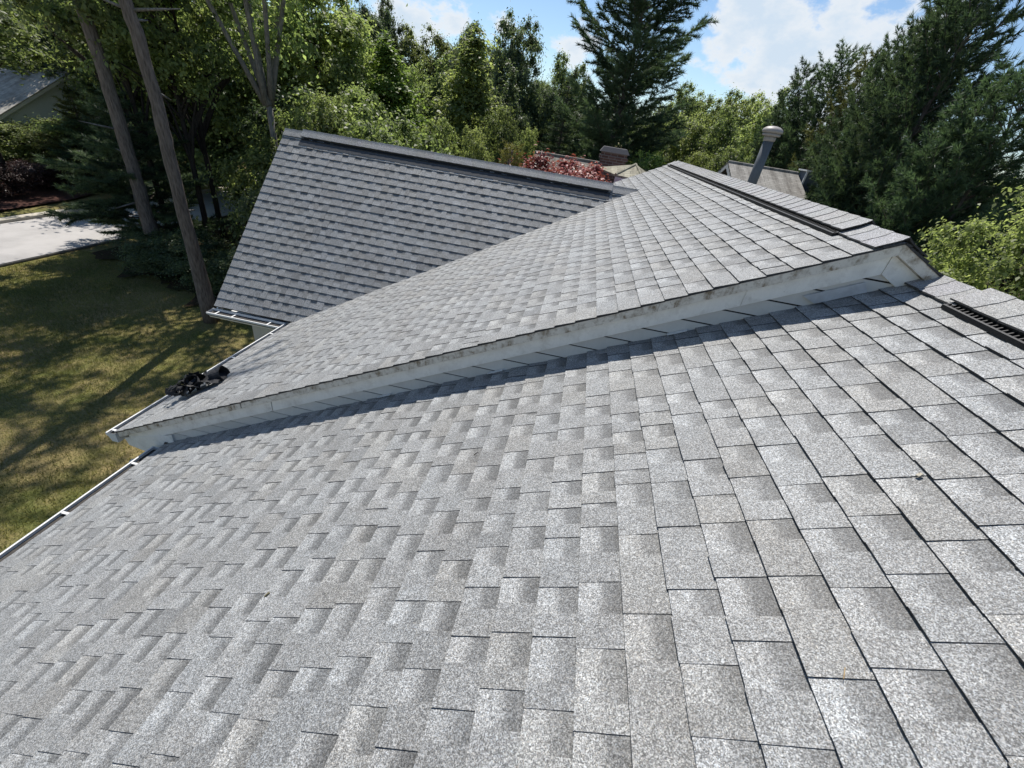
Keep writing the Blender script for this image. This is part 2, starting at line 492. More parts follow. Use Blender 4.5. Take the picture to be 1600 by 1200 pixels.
def slope_cells(P0, T, S, Nn, length, t0f, t1f, seed):
    """laminated shingles: each cell = one raised tab plus the recessed strip beside it.
    P0 eave corner, T along the eave, S up the slope, Nn outward normal."""
    rnd = random.Random(seed)
    P0 = Vector(P0); T = Vector(T); S = Vector(S); Nn = Vector(Nn)
    cells = []
    ncourse = int(math.ceil(length/E_ - 1e-6))
    def pt(s, t, h):
        h += .004*noise.noise(Vector((s*1.1+seed, t*.8, seed*.37)))
        return P0 + T*t + S*s + Nn*h
    for j in range(ncourse):
        s0 = j*E_; s1 = min((j+1)*E_, length)
        if s1-s0 < .02: continue
        t = t0f(s0+.5*E_); tend = t1f(s0+.5*E_)
        first = rnd.uniform(.05, .25)
        sj = rnd.uniform(-.0015, .0015)
        course_tone = rnd.uniform(.965, 1.035)
        while t < tend-.02:
            if rnd.random() < .09: l = rnd.uniform(.16, .26)
            else: l = rnd.uniform(.06, .135)
            g = rnd.uniform(.075, .14) if rnd.random() < .9 else rnd.uniform(.01, .03)
            if first: l = first; first = 0
            a, mid, b = t, min(t+l, tend), min(t+l+g, tend)
            if tend-b < .03: b = tend
            mb = MB()
            tone = rnd.gauss(.93, .05)*course_tone
            if rnd.random() < .06: tone *= rnd.uniform(.74, .88)
            k = rnd.random()
            hue = (1.015, 1.0, .975) if k < .2 else ((.99, 1.0, 1.01) if k > .75 else (1, 1, 1))
            tabc = tuple(tone*x for x in hue)
            edge = (.09, .09, .10)
            top = .0036; lift = rnd.uniform(-.001, .0030); q = sj+rnd.uniform(-.0022, .0022)+.004*noise.noise(Vector((t*.9, j*3.3, seed))); skew = rnd.uniform(-.002, .002)
            # raised tab
            A = pt(s0+q, a, .0118+lift); B = pt(s0+q+skew, mid, .0118+lift*rnd.uniform(.2, 1.2)); C = pt(s1+.004, mid, top); D = pt(s1+.004, a, top)
            vary = rnd.uniform(.96, 1.04); ct = tuple(x*vary for x in tabc); vu = rnd.uniform(.88, .98); cu = tuple(x*vu for x in tabc)
            def quad(p, q_, r, s_, cs):
                if (q_-p).cross(r-p).dot(Nn) < 0 and cs != 'e':
                    mb.face([s_, r, q_, p], cols=[cs[3], cs[2], cs[1], cs[0]])
                else:
                    mb.face([p, q_, r, s_], cols=cs if cs != 'e' else [edge]*4)
            quad(A, B, C, D, [ct, tabc, cu, cu])
            A0 = pt(s0+q, a, -.004); B0 = pt(s0+q+skew, mid, -.004)
            mb.face([A, B, B0, A0], edge)
            mb.face([A, A0, pt(s1, a, -.006), D], edge)
            mb.face([B, C, pt(s1, mid, -.006), B0], edge)
            # recessed strip: pale at the butt, printed shadow band under the course above
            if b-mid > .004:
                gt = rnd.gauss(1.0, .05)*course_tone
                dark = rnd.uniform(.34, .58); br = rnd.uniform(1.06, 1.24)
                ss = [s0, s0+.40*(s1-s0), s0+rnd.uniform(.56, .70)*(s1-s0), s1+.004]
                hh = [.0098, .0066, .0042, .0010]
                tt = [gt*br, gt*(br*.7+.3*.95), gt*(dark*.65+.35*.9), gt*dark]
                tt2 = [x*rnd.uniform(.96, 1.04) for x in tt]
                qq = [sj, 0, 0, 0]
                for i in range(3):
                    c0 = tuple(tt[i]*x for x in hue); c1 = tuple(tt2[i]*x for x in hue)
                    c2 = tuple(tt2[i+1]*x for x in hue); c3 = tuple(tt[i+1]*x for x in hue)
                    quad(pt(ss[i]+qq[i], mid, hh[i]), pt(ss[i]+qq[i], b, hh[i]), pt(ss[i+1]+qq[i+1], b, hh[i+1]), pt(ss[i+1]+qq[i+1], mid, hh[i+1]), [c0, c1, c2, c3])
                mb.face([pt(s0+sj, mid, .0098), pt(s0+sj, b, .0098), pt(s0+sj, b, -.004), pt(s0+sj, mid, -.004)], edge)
            cells.append(mb)
            t = b
    return cells

def merge(cells):
    M = MB()
    for c in cells:
        n = len(M.v); M.v += c.v; M.c += c.c; M.f += [tuple(i+n for i in f) for f in c.f]
    return M

def px(p):
    d = Vector(p)-Vector((0, 0, CZ)); z = d.dot(FX)
    if z < .05: return None
    return 800+F*d.dot(RX)/z, 600+F*d.dot(DX)/z
def seen_area(cell):
    P = [px(v) for v in cell.v]
    if any(q is None for q in P): return 0
    xs = [min(max(q[0], 0), 1600) for q in P]; ys = [min(max(q[1], 0), 1200) for q in P]
    return (max(xs)-min(xs))*(max(ys)-min(ys))

nA = Vector((-SA, 0, CA)); nAr = Vector((SA, 0, CA))
def deck(P0, T, S, N_, tlen, slen, label):
    b = MB(); b.box(Vector(P0)-N_*.040, Vector(T)*tlen, Vector(S)*slen, N_*.033)
    return b.build('roof_slope', DECK, house, label=label)

# lower roof, the slope under the camera
rA = deck((XEA, YA0, zA(XEA)), (0, 1, 0), (CA, 0, SA), nA, YW-YA0, (XRA-XEA)/CA, 'low near grey shingle roof slope')
cells = slope_cells((XEA, YA0, zA(XEA)), (0, 1, 0), (CA, 0, SA), nA, (XRA-XEA)/CA, lambda s: 0, lambda s: YW-YA0, 3)
order = sorted(range(len(cells)), key=lambda i: -seen_area(cells[i]))
own = set(order[:300])
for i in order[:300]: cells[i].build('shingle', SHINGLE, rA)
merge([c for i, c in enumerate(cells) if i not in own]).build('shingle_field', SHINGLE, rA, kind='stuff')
# its far side
lenR = 3.6
rA2 = deck((XRA+lenR*CA, YA0, zA(XRA)-lenR*SA), (0, 1, 0), (-CA, 0, SA), nAr, YW-YA0, lenR, 'far side of the low roof')
merge(slope_cells((XRA+lenR*CA, YA0, zA(XRA)-lenR*SA), (0, 1, 0), (-CA, 0, SA), nAr, lenR, lambda s: 0, lambda s: YW-YA0, 5)).build('shingle_field', SHINGLE, rA2, kind='stuff')
# upper roof
rB = deck((XEB, YB0+.03, zB(XEB)), (0, 1, 0), (CA, 0, SA), nA, YB1-YB0-.06, (XRB-XEB)/CA, 'higher grey shingle roof slope behind the rake board')
merge(slope_cells((XEB, YB0, zB(XEB)), (0, 1, 0), (CA, 0, SA), nA, (XRB-XEB)/CA, lambda s: 0, lambda s: YB1-YB0, 8)).build('shingle_field', SHINGLE, rB, kind='stuff')
lenB2 = 3.9
rB2 = deck((XRB+lenB2*CA, YB0+.03, zB(XRB)-lenB2*SA), (0, 1, 0), (-CA, 0, SA), nAr, YB1-YB0-.06, lenB2, 'far side of the higher roof')
merge(slope_cells((XRB+lenB2*CA, YB0, zB(XRB)-lenB2*SA), (0, 1, 0), (-CA, 0, SA), nAr, lenB2, lambda s: 0, lambda s: YB1-YB0, 9)).build('shingle_field', SHINGLE, rB2, kind='stuff')
# cross gable with the steeper pitch
nC = Vector((0, -SC, CC)); nC2 = Vector((0, SC, CC))
lenC = (YRC-YEC)/CC
def valley(s): return (ZEC+s*SC-CZ+HB)/M_ - XGC + .22
b = MB(); b.prism([Vector((XGC+.01, YEC, ZEC))-nC*.04, Vector((XGC+valley(0), YEC, ZEC))-nC*.04, Vector((XGC+valley(lenC)-.1, YRC, ZRC))-nC*.04, Vector((XGC+.01, YRC, ZRC))-nC*.04], nC*.033)
rC = b.build('roof_slope', DECK, house, label='steep shaded cross gable roof slope of dark grey shingles')
merge(slope_cells((XGC, YEC, ZEC), (1, 0, 0), (0, CC, SC), nC, lenC, lambda s: 0, lambda s: min(valley(s), (ZRC-CZ+HB)/M_-XGC+.02), 12)).build('shingle_field', SHINGLE, rC, kind='stuff')
YE2 = 2*YRC-YEC
b = MB(); b.prism([Vector((XGC+.01, YE2, ZEC))-nC2*.04, Vector((XGC+valley(0), YE2, ZEC))-nC2*.04, Vector((XGC+valley(lenC)-.1, YRC, ZRC))-nC2*.04, Vector((XGC+.01, YRC, ZRC))-nC2*.04], nC2*.033)
rC2 = b.build('roof_slope', DECK, house, label='hidden side of the cross gable')
merge(slope_cells((XGC, YE2, ZEC), (1, 0, 0), (0, -CC, SC), nC2, lenC, lambda s: 0, lambda s: min(valley(s), (ZRC-CZ+HB)/M_-XGC+.02), 13)).build('shingle_field', SHINGLE, rC2, kind='stuff')

def ridge(y0, y1, x, z, tanp, axis, name_seed, vent0=None, vent1=None, lift=.026, half=.155):
    """cap shingles folded over a ridge; between vent0 and vent1 they ride on a black vent"""
    rnd = random.Random(name_seed)
    cp = 1/math.sqrt(1+tanp*tanp); sp = tanp*cp
    def W(a, l, h):     # a across the ridge, l along, h up
        return Vector((x+a, l, z+h)) if axis == 'y' else Vector((l, x+a, z+h))
    prof = []
    for k in range(-5, 6):
        a = half*cp*k/5.0
        prof.append((a, -abs(a)*tanp + .020*max(0, 1-abs(k)/1.6) - .012*max(0, 1-abs(k)/2.2) + .012/cp))
    def caps(l0, l1, up):
        n = max(1, int(round((l1-l0)/.142)))
        step = (l1-l0)/n
        for i in range(n):
            mb = MB(); a0 = l0+i*step; a1 = a0+step
            tone = rnd.gauss(.98, .03); c = (tone, tone*rnd.uniform(.98, 1.0), tone*rnd.uniform(.96, 1.02)); c2 = tuple(q*rnd.uniform(.95, 1.0) for q in c)
            t0, t1 = up+.0075+rnd.uniform(-.0006, .0006), up+.0035
            if i == n-1: t1 = up+.006
            sh = rnd.uniform(-.002, .002)
            for k in range(10):
                (xa, ha), (xb, hb) = prof[k], prof[k+1]
                p = [W(xa+sh, a0, ha+t0), W(xb+sh, a0, hb+t0), W(xb, a1+.006, hb+t1), W(xa, a1+.006, ha+t1)]
                cs = [c, c, c2, c2]
                if (p[1]-p[0]).cross(p[2]-p[0]).z < 0: p.reverse(); cs.reverse()
                mb.face(p, cols=cs)
                mb.face([W(xa+sh, a0, ha+t0), W(xb+sh, a0, hb+t0), W(xb+sh, a0, hb+t0-.009), W(xa+sh, a0, ha+t0-.009)], (.35, .35, .36) if i else (.08, .08, .09))
            for k in (0, 10):
                xa, ha = prof[k]
                mb.face([W(xa+sh, a0, ha+t0), W(xa, a1, ha+t1), W(xa, a1, ha+t1-.008), W(xa+sh, a0, ha+t0-.008)], (.08, .08, .09))
            mb.build('ridge_cap', SHINGLE, house)
    if vent0 is None:
        caps(y0, y1, .006); return
    if vent0-y0 > .05: caps(y0, vent0+.03, .006)
    if y1-vent1 > .05: caps(vent1-.03, y1, .006)
    caps(vent0-.02, vent1+.02, lift+.004)
    v = MB()
    for s in (-1, 1):
        def V(a, l, h): return W(s*a*cp, l, -a*sp + h)
        o = half
        # core under the cap, outer rail, floor and fins between them
        def bar(a0, a1, h0, h1, l0, l1):
            p = [V(a0, l0, h0), V(a1, l0, h0), V(a1, l0, h1), V(a0, l0, h1)]
            v.prism(p, W(0, l1, 0)-W(0, l0, 0))
        bar(.02, o-.012, .012, lift+.012, vent0, vent1)
        bar(o-.012, o+.034, .012, .017, vent0, vent1)
        bar(o+.025, o+.034, .017, .032, vent0, vent1)
        nf = int((vent1-vent0)/.028)
        for i in range(nf+1):
            l = vent0+(vent1-vent0-.008)*i/nf
            bar(o-.012, o+.025, .017, .029, l, l+.006)
    v.build('ridge_vent', VENT, house)
ridge(YA0, YW-.01, XRA, zA(XRA), M_, 'y', 21, YA0+.2, 2.33)
ridge(YB0, YB1, XRB, zB(XRB), M_, 'y', 22, 3.05, YB1-.35)
xrend = (ZRC-CZ+HB)/M_
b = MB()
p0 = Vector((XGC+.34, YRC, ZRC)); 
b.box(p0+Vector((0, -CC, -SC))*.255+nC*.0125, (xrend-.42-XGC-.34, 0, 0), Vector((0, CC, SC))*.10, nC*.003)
b.build('dark_strip', felt_mat('dark_grey_strip', (.055, .058, .064), .7), house)  # thin dark grey strip laid on the shingles below the cross gable vent
ridge(XGC, xrend+.10, YRC, ZRC, MC, 'x', 23, XGC+.36, xrend-.42, .03, .135)

# rake boards and clapboards between the two roofs
def rake_piece(name, x0, x1, drop0, drop1, yf, yb, mat, sgn=1):
    """board that follows the upper roof from x0 to x1, drop0..drop1 below it; sgn -1 mirrors past the ridge"""
    def Z(x): return zB(x) if sgn > 0 else zB(2*XRB-x)
    b = MB()
    b.prism([(x0, yf, Z(x0)-drop0), (x1, yf, Z(x1)-drop0), (x1, yf, Z(x1)-drop1), (x0, yf, Z(x0)-drop1)], (0, yb-yf, 0))
    return b.build(name, mat, house)
for x0, x1 in ((XEB+.03, -2.58), (-2.568, .62), (.622, XRB)):
    rake_piece('rake_trim', x0, x1, .004, .066, YB0+.004, YW, TRIM)
for x0, x1 in ((XEB+.10, -2.30), (-2.29, 1.10), (1.102, XRB-.003)):
    rake_piece('rake_board', x0, x1, .068, .182, YB0+.040, YW, RAKE)
rake_piece('rake_trim', XRB+.001, XRB+2.9, .004, .066, YB0+.004, YW, TRIM, -1)
rake_piece('rake_board', XRB+.001, XRB+2.9, .068, .182, YB0+.040, YW, RAKE, -1)
wallB = MB()
xl, xr2 = -3.75, XRB+3.3
zr2 = zB(2*XRB-xr2)
wallB.prism([(xl, YW+.012, 0), (xr2, YW+.012, 0), (xr2, YW+.012, zr2-.16), (XRB, YW+.012, zB(XRB)-.12), (xl, YW+.012, zB(xl)-.12)], (0, YB1-YW-.35, 0))
wB = wallB.build('wall', WALL, house)
lap = .112
z = zA(-3.8)-.05
while z < zB(XRB)-.1:
    xa_ = (z+lap-CZ+HA)/M_ + .25
    zt = z+lap-.011
    x1b = min(xa_, 2*XRB-(z-CZ+HB+.06)/M_); x1 = min(xa_, 2*XRB-(zt-CZ+HB+.06)/M_)
    xb0 = max(-3.72, (z-CZ+HB+.15)/M_); xu0 = max(-3.72, (zt-CZ+HB+.15)/M_)
    if x1b > xb0+.03:
        bd = MB()
        if x1 <= xu0: zt = min(zt, zB(XRB)-.105); x1 = XRB+.01; xu0 = XRB-.01
        P = [Vector((xb0, YW-.006, z)), Vector((x1b, YW-.006, z)), Vector((x1, YW-.001, zt)), Vector((xu0, YW-.001, zt))]
        Q = [p+Vector((0, .014, 0)) for p in P]
        tn = random.Random(int(z*1000)).uniform(.93, 1.05)
        bd.face(P, (tn, tn, tn)); bd.face(list(reversed(Q)))
        for k in range(4):
            bd.face([P[(k+1) % 4], P[k], Q[k], Q[(k+1) % 4]])
        bd.build('clapboard', SIDING, house)
    z += lap
b = MB()
b.prism([(-3.74, YW+.004, zA(-3.74)-.05), (XRB+.3, YW+.004, zA(XRB+.3)-.05), (XRB+.3, YW+.004, zB(XRB)-.18), (XRB, YW+.004, zB(XRB)-.06), (-3.74, YW+.004, zB(-3.74)-.06)], (0, .006, 0))
b.build('sheathing', felt_mat('sheathing_paper', (.03, .027, .024), .9), house)
# pale flashing square nailed over the siding below the ridge
b = MB()
b.prism([(1.42, YW-.022, zB(1.42)-.212), (1.70, YW-.022, zB(1.70)-.212), (1.74, YW-.022, zA(1.74)+.012), (1.50, YW-.022, zA(1.50)+.012)], (0, .010, 0))
b.build('flashing', plain('flashing_metal', (.62, .63, .64), .45, .5, .3), house)
# step flashing slivers at the wall foot
for i, x in enumerate((-.42, .74, -1.3)):
    b = MB(); b.prism([(x, YW-.03, zA(x)+.016), (x+.11, YW-.03, zA(x+.11)+.016), (x+.11, YW-.03, zA(x+.11)+.024), (x, YW-.03, zA(x)+.024)], (0, .02, 0))
    b.build('flashing', GUTTER, house)

# boxed rake return at the eave corner, and the spout below it
b = MB()
xe = XEB
b.prism([(xe+.04, YB0+.035, zB(xe+.04)-.10), (xe+.62, YB0+.035, zB(xe+.62)-.20), (xe+.62, YB0+.035, zB(xe+.04)-.23), (xe+.52, YB0+.035, zB(xe+.04)-.30), (xe+.06, YB0+.035, zB(xe+.04)-.19)], (0, .05, 0))
b.build('rake_return', RAKE, house)
b = MB(); b.box((xe+.42, YB0+.020, zB(xe)-.30), (.03, 0, 0), (0, .02, 0), (.10, 0, .30))
b.build('corner_strip', plain('dark_corner', (.10, .085, .06), .8), house)

def gutter(P, T, O, length, hangers, ztop, end0=True, end1=True, w=.115, h=.10):
    """open trough: P back top corner, T along, O outward"""
    P = Vector(P); T = Vector(T); O = Vector(O); U = Vector((0, 0, 1))
    th = .006
    prof_out = [(0, .016), (0, -h), (w*.62, -h), (w*.80, -h*.45), (w, -h*.30), (w, 0), (w-.015, 0)]
    prof_in = [(w-.015, -.006), (w-th, -.006), (w-th, -h*.28), (w*.80-th, -h*.42), (w*.6, -h+th), (th, -h+th), (th, .016)]
    prof = prof_out+prof_in
    b = MB()
    P0 = [P+O*a+U*c for a, c in prof]; P1 = [p+T*length for p in P0]
    n = len(prof)
    for i in range(n):
        j = (i+1) % n
        b.face([P0[i], P0[j], P1[j], P1[i]])
    for e, use in ((P0, end0), (P1, end1)):
        if use:
            q = [e[0], e[1], e[2], e[3], e[4], e[5]]
            s = T*(-.003 if e is P0 else .003)
            b.face([p+s for p in q])
    g = b.build('gutter', GUTTER, house)
    s = MB(); s.prism([P+O*th*1.2+U*(-h+th*1.3)+T*.01, P+O*w*.6+U*(-h+th*1.4)+T*.01, P+O*(w-th*1.4)+U*(-h*.30)+T*.01, P+O*th*1.2+U*(-.022)+T*.01], T*(length-.02)); s.build('trough_fill', GUTTER_IN, g)  # dark fill along the trough, makes the gutter's inside dark
    for t in hangers:
        s = MB(); s.box(P+T*t+U*(-.010)+O*.004, T*.022, O*(w-.010), U*.004); s.build('gutter_hanger', GUTTER, g)
    return g
gutter((XEA-.012, YA0, zA(XEA)-.030), (0, 1, 0), (-1, 0, 0), YW-YA0-.06, [0.7, 1.5, 2.3, 3.1, 3.9, 4.78, 5.4], 0)
gutter((XEB+.0, YB0+.0, zB(XEB)-.026), (0, 1, 0), (-1, 0, 0), YEC-YB0+.35, [.05, .9, 1.7, 2.5], 0)
gutter((XGC-.02, YEC-.015, ZEC-.05), (1, 0, 0), (0, -1, 0), XEB-XGC-.08, [.12, .40, 1.0], 0, w=.15)
gutter((XGC-.02, YE2-.028, ZEC-.03), (1, 0, 0), (0, 1, 0), XEB-XGC+.4, [.10, .6], 0)
def downspout(pts):
    b = MB()
    for a, c in zip(pts[:-1], pts[1:]):
        b.tube([a, c], [.036, .036], 8)
    for p in pts[1:-1]:
        b.tube([Vector(p)+Vector((-.03, 0, 0)), Vector(p)+Vector((.03, 0, 0))], [.039, .039], 8)
    b.build('downspout', GUTTER, house, smooth=False)
g0 = zA(XEA)-.12
downspout([(XEA-.06, 2.52, g0), (XEA-.06, 2.52, g0-.10), (XEA-.36, 2.60, g0-.16), (-3.80, 2.60, g0-.42), (-3.80, 2.60, .1)])
downspout([(XEB-.10, YEC-.09, ZEC-.12), (XEB-.10, YEC-.09, ZEC-.28), (-3.82, YEC+.2, ZEC-.6), (-3.82, YEC+.2, .1)])

# walls, soffits and fascia under the other eaves
b = MB()
xl = -3.2; xr = XRA+3.0
b.prism([(xl, YA0+.2, 0), (xr, YA0+.2, 0), (xr, YA0+.2, zA(2*XRA-xr)-.07), (XRA, YA0+.2, zA(XRA)-.07), (xl, YA0+.2, zA(xl)-.07)], (0, YW-YA0-.2, 0))
b.build('wall', WALL, house)
b = MB()
y0, y1 = YEC+.35, YE2-.35
b.prism([(XGC+.3, y0, 0), (XGC+.3, y1, 0), (XGC+.3, y1, ZEC+.30), (XGC+.3, YRC, ZRC-.10), (XGC+.3, y0, ZEC+.30)], (2.2, 0, 0))
b.build('wall', WALL, house)
for (X, za, ya, yb) in ((XEA, zA, YA0, YW-.02), (XEB, zB, YB0+.09, YEC-.02)):
    b = MB(); b.box((X+.03, ya, za(X)-.19), (.022, 0, 0), (0, yb-ya, 0), (0, 0, .155)); b.build('fascia', GUTTER, house)
    b = MB(); b.box((X+.055, ya, za(X)-.185), (.40, 0, 0), (0, yb-ya, 0), (0, 0, .010)); b.build('soffit', GUTTER, house)
for ye, s in ((YEC, 1), (YE2, -1)):
    b = MB(); b.box((XGC+.03, ye+s*.03, ZEC-.20), (XEB-XGC, 0, 0), (0, s*.022, 0), (0, 0, .14)); b.build('fascia', GUTTER, house)
    b = MB(); b.box((XGC+.03, ye+s*.055, ZEC-.195), (XEB-XGC+.2, 0, 0), (0, s*.36, 0), (0, 0, .01)); b.build('soffit', GUTTER, house)
for s in (1, -1):
    def yy(t): return YRC - s*t
    b = MB(); t1 = YRC-YEC
    b.prism([(XGC+.02, yy(0), ZRC-.05), (XGC+.02, yy(t1), ZEC-.05), (XGC+.02, yy(t1), ZEC-.20), (XGC+.02, yy(0), ZRC-.20)], (.022, 0, 0)); b.build('rake_board', RAKE, house)

# flue on the far slope of the upper roof
pt_ = at(1211, 196, 9.0)
fx, fy = pt_.x, pt_.y
fz0 = zB(2*XRB-fx)-.05
flue = MB(); flue.tube([(fx, fy, fz0), (fx, fy, pt_.z-.19)], [.078, .078], 18)
fl = flue.build('flue_pipe', FLUE, house, smooth=True)
c = MB(); zt = pt_.z-.21
c.lathe((fx, fy, zt), [(r*1.18, h) for r, h in [(.0, -.02), (.062, -.02), (.078, 0), (.078, .045), (.062, .05), (.062, .055), (.112, .060), (.118, .068), (.118, .088), (.100, .090), (.100, .098), (.121, .102), (.135, .115), (.134, .135), (.118, .162), (.085, .186), (.04, .198), (0, .200)]], 24)
c.build('cap', FLUECAP, fl, smooth=True)
b = MB(); b.lathe((fx, fy, fz0), [(.15, -.03), (.15, .03), (.085, .11), (.070, .15)], 18); b.build('storm_collar', FLUE, fl, smooth=True)

# ------------------------------------------------------------------ torn felt and shingle scraps lying above the gutter
def crumple(nx, ny, lx, ly, amp, seed, fold=0.0):
    """a rumpled sheet with thickness, local coordinates"""
    pts = {}
    for i in range(nx+1):
        for j in range(ny+1):
            u, v = i/nx-.5, j/ny-.5
            x, y = u*lx, v*ly
            z = amp*(noise.noise(Vector((u*3.1+seed, v*3.1, seed*.7)))+.5*noise.noise(Vector((u*7.3, v*7.3+seed, 3.0)))+.7)
            x += amp*.7*noise.noise(Vector((u*4, v*4, seed+9.1))); y += amp*.7*noise.noise(Vector((u*4+5, v*4, seed+2.1)))
            if fold:
                a = fold*u; r = lx/max(abs(fold), .3)
                x, z = math.sin(a)*r, z+(math.cos(fold*.5)*-r+math.cos(a)*r)*(1 if fold > 0 else -1)
            e = max(abs(u), abs(v))
            if e > .49 and lx > .05: x += .012*noise.noise(Vector((i*3.3, j*2.7, seed))); y += .012*noise.noise(Vector((i*1.3, j*4.7, seed)))
            pts[i, j] = Vector((x, y, z))
    b = MB()
    for i in range(nx):
        for j in range(ny):
            q = [pts[i, j], pts[i+1, j], pts[i+1, j+1], pts[i, j+1]]
            b.face(q); b.face([p-Vector((0, 0, .004)) for p in reversed(q)])
    for i in range(nx):
        for j in (0, ny):
            b.face([pts[i, j], pts[i+1, j], pts[i+1, j]-Vector((0, 0, .004)), pts[i, j]-Vector((0, 0, .004))])
    for j in range(ny):
        for i in (0, nx):
            b.face([pts[i, j], pts[i, j+1], pts[i, j+1]-Vector((0, 0, .004)), pts[i, j]-Vector((0, 0, .004))])
    return b
def roof_frame(x, y, rot=0.0, up=0.0, tilt=0.0, roll=0.0):
    R = Matrix(((CA, 0, -SA), (0, 1, 0), (SA, 0, CA))).to_4x4()
    return Matrix.Translation(Vector((x, y, zB(x)))+nA*(.012+up)) @ R @ Matrix.Rotation(rot, 4, 'Z') @ Matrix.Rotation(tilt, 4, 'Y') @ Matrix.Rotation(roll, 4, 'X')
heap = thing('debris_heap', 'heap of torn black roofing felt and shingle scraps lying above the gutter', 'debris', (-3.70, 3.22, zB(-3.70)))
def scrap(name, mat, b, M4, sit=0.0):
    V = [M4 @ Vector(p) for p in b.v]
    low = min((p-Vector((p.x, p.y, zB(p.x)))).z*CA for p in V)      # settle each piece onto the shingles or the pieces below
    b.v = [tuple(p+nA*(.014+sit-low)) for p in V]
    return b.build(name, mat, heap, smooth=False)
scrap('felt_sheet', FELT, crumple(12, 8, .40, .26, .05, 1.0, 1.6), roof_frame(-3.56, 3.33, .35, .03))
scrap('felt_sheet', FELT, crumple(12, 8, .30, .24, .06, 4.0, 2.2), roof_frame(-3.66, 3.25, 1.2, .05))
scrap('felt_sheet', FELT, crumple(10, 8, .26, .22, .07, 7.0, -1.4), roof_frame(-3.70, 3.36, 2.2, .13, .3), .05)
scrap('felt_roll', FELT, crumple(12, 6, .34, .14, .012, 2.0, 4.2), roof_frame(-3.46, 3.43, 1.75, .055, -.15))
rs = random.Random(5)
for i in range(14):
    x = -3.70+rs.gauss(0, .06); y = 3.24+rs.gauss(0, .06)
    scrap('felt_strip', FELT, crumple(8, 2, rs.uniform(.16, .32), rs.uniform(.025, .06), .02, 20+i, rs.uniform(1.5, 3.5)), roof_frame(x, y, rs.uniform(0, 6), .04+rs.uniform(0, .13), rs.uniform(-.6, .6), rs.uniform(-1, 1)), rs.uniform(0, .08))
for i in range(8):
    x = -3.72+rs.gauss(0, .06); y = 3.20+rs.gauss(0, .05)
    scrap('shingle_scrap', SCRAP, crumple(4, 3, rs.uniform(.06, .14), rs.uniform(.04, .08), .012, 40+i, .6), roof_frame(x, y, rs.uniform(0, 6), .02+rs.uniform(0, .09), rs.uniform(-.8, .8), rs.uniform(-.8, .8)), rs.uniform(0, .07))

# small litter on the lower roof
def litter(u, v, name, label, cat, sx, sy, rot, mat):
    d = ray(u, v); t = -HA/(d.z-M_*d.x); P = d*t+Vector((0, 0, CZ))
    R = Matrix(((CA, 0, -SA), (0, 1, 0), (SA, 0, CA))).to_4x4()
    o = crumple(4, 3, sx, sy, .002, u*.01, .5)
    M4 = R @ Matrix.Rotation(rot, 4, 'Z')
    o.v = [tuple(M4 @ Vector(p)) for p in o.v]
    ob = o.build(name, mat); ob.location = P+nA*.0145
    tag(ob, label, cat)
litter(1436, 747, 'leaf', 'small pale curled leaf lying on the near shingles', 'leaf', .018, .011, .4, plain('dry_leaf', (.42, .38, .30), .8))
litter(420, 932, 'shingle_chip', 'small olive chip lying on the near shingles', 'chip', .024, .009, 1.0, plain('olive_chip', (.16, .14, .08), .9))
litter(1319, 1057, 'pine_needle', 'single straw coloured pine needle on the near shingles', 'needle', .0016, .028, -.5, plain('dry_needle', (.5, .36, .17), .8))
litter(745, 712, 'twig', 'short dark twig lying across the near shingles', 'twig', .025, .003, .9, plain('twig_bark', (.05, .04, .03), .9))

# ------------------------------------------------------------------ other houses
def simple_house(name, label, x0, x1, yr, zr, half, drop, roofcol, wallcol, eave_over=.3):
    """gable house with its ridge along x"""
    h = thing(name, label, 'house', ((x0+x1)/2, yr, 0))
    mat = far_roof_mat(name+'_roof', roofcol)
    wm = painted_mat(name+'_wall', wallcol, .1)
    tr = painted_mat(name+'_trim', (.62, .62, .60), .15)
    ze = zr-drop
    for s in (-1, 1):
        L_ = math.hypot(half, drop)
        me = MB(); me.box((0, 0, -.06), (x1-x0, 0, 0), (0, L_, 0), (0, 0, .06))
        o = me.build('roof_slope', mat, h)
        o.matrix_basis = Matrix.Translation((x0 if s < 0 else x1, yr+s*half, ze)) @ Matrix.Rotation(0 if s < 0 else math.pi, 4, 'Z') @ Matrix.Rotation(math.atan2(drop, half), 4, 'X')
        b = MB(); b.box((x0+.02, yr+s*half-(.02 if s > 0 else 0), ze-.20), (x1-x0-.04, 0, 0), (0, .02, 0), (0, 0, .13)); b.build('fascia', tr, h)
        for xx in (x0, x1-.03):
            b = MB(); b.prism([(xx, yr, zr-.065), (xx, yr+s*half, ze-.065), (xx, yr+s*half, ze-.20), (xx, yr, zr-.20)], (.03, 0, 0)); b.build('rake_board', tr, h)
    b = MB(); k = (half-eave_over)/half
    b.prism([(x0+.25, yr-half+eave_over, 0), (x0+.25, yr+half-eave_over, 0), (x0+.25, yr+half-eave_over, zr-drop*k-.1), (x0+.25, yr, zr-.1), (x0+.25, yr-half+eave_over, zr-drop*k-.1)], (x1-x0-.5, 0, 0))
    b.build('wall', wm, h)
    b = MB(); b.tube([(x0, yr, zr+.0), (x1, yr, zr+.0)], [.06, .06], 8); b.build('ridge_cap', mat, h)
    return h
n1 = simple_house('neighbour_house', 'brown grey roofed house with brick chimney behind the red maple', -2.1, 3.4, 18.2, CZ-.86, 3.0, 1.7, (.24, .22, .19), (.40, .39, .36))
cp = at(962, 231, 15.4)
b = MB()
b.box((cp.x-.40, cp.y-.25, 3.0), (.80, 0, 0), (0, .6, 0), (0, 0, cp.z-3.0-.32))
b.box((cp.x-.44, cp.y-.29, cp.z-.32), (.88, 0, 0), (0, .68, 0), (0, 0, .08))
b.box((cp.x-.40, cp.y-.25, cp.z-.24), (.80, 0, 0), (0, .6, 0), (0, 0, .10))
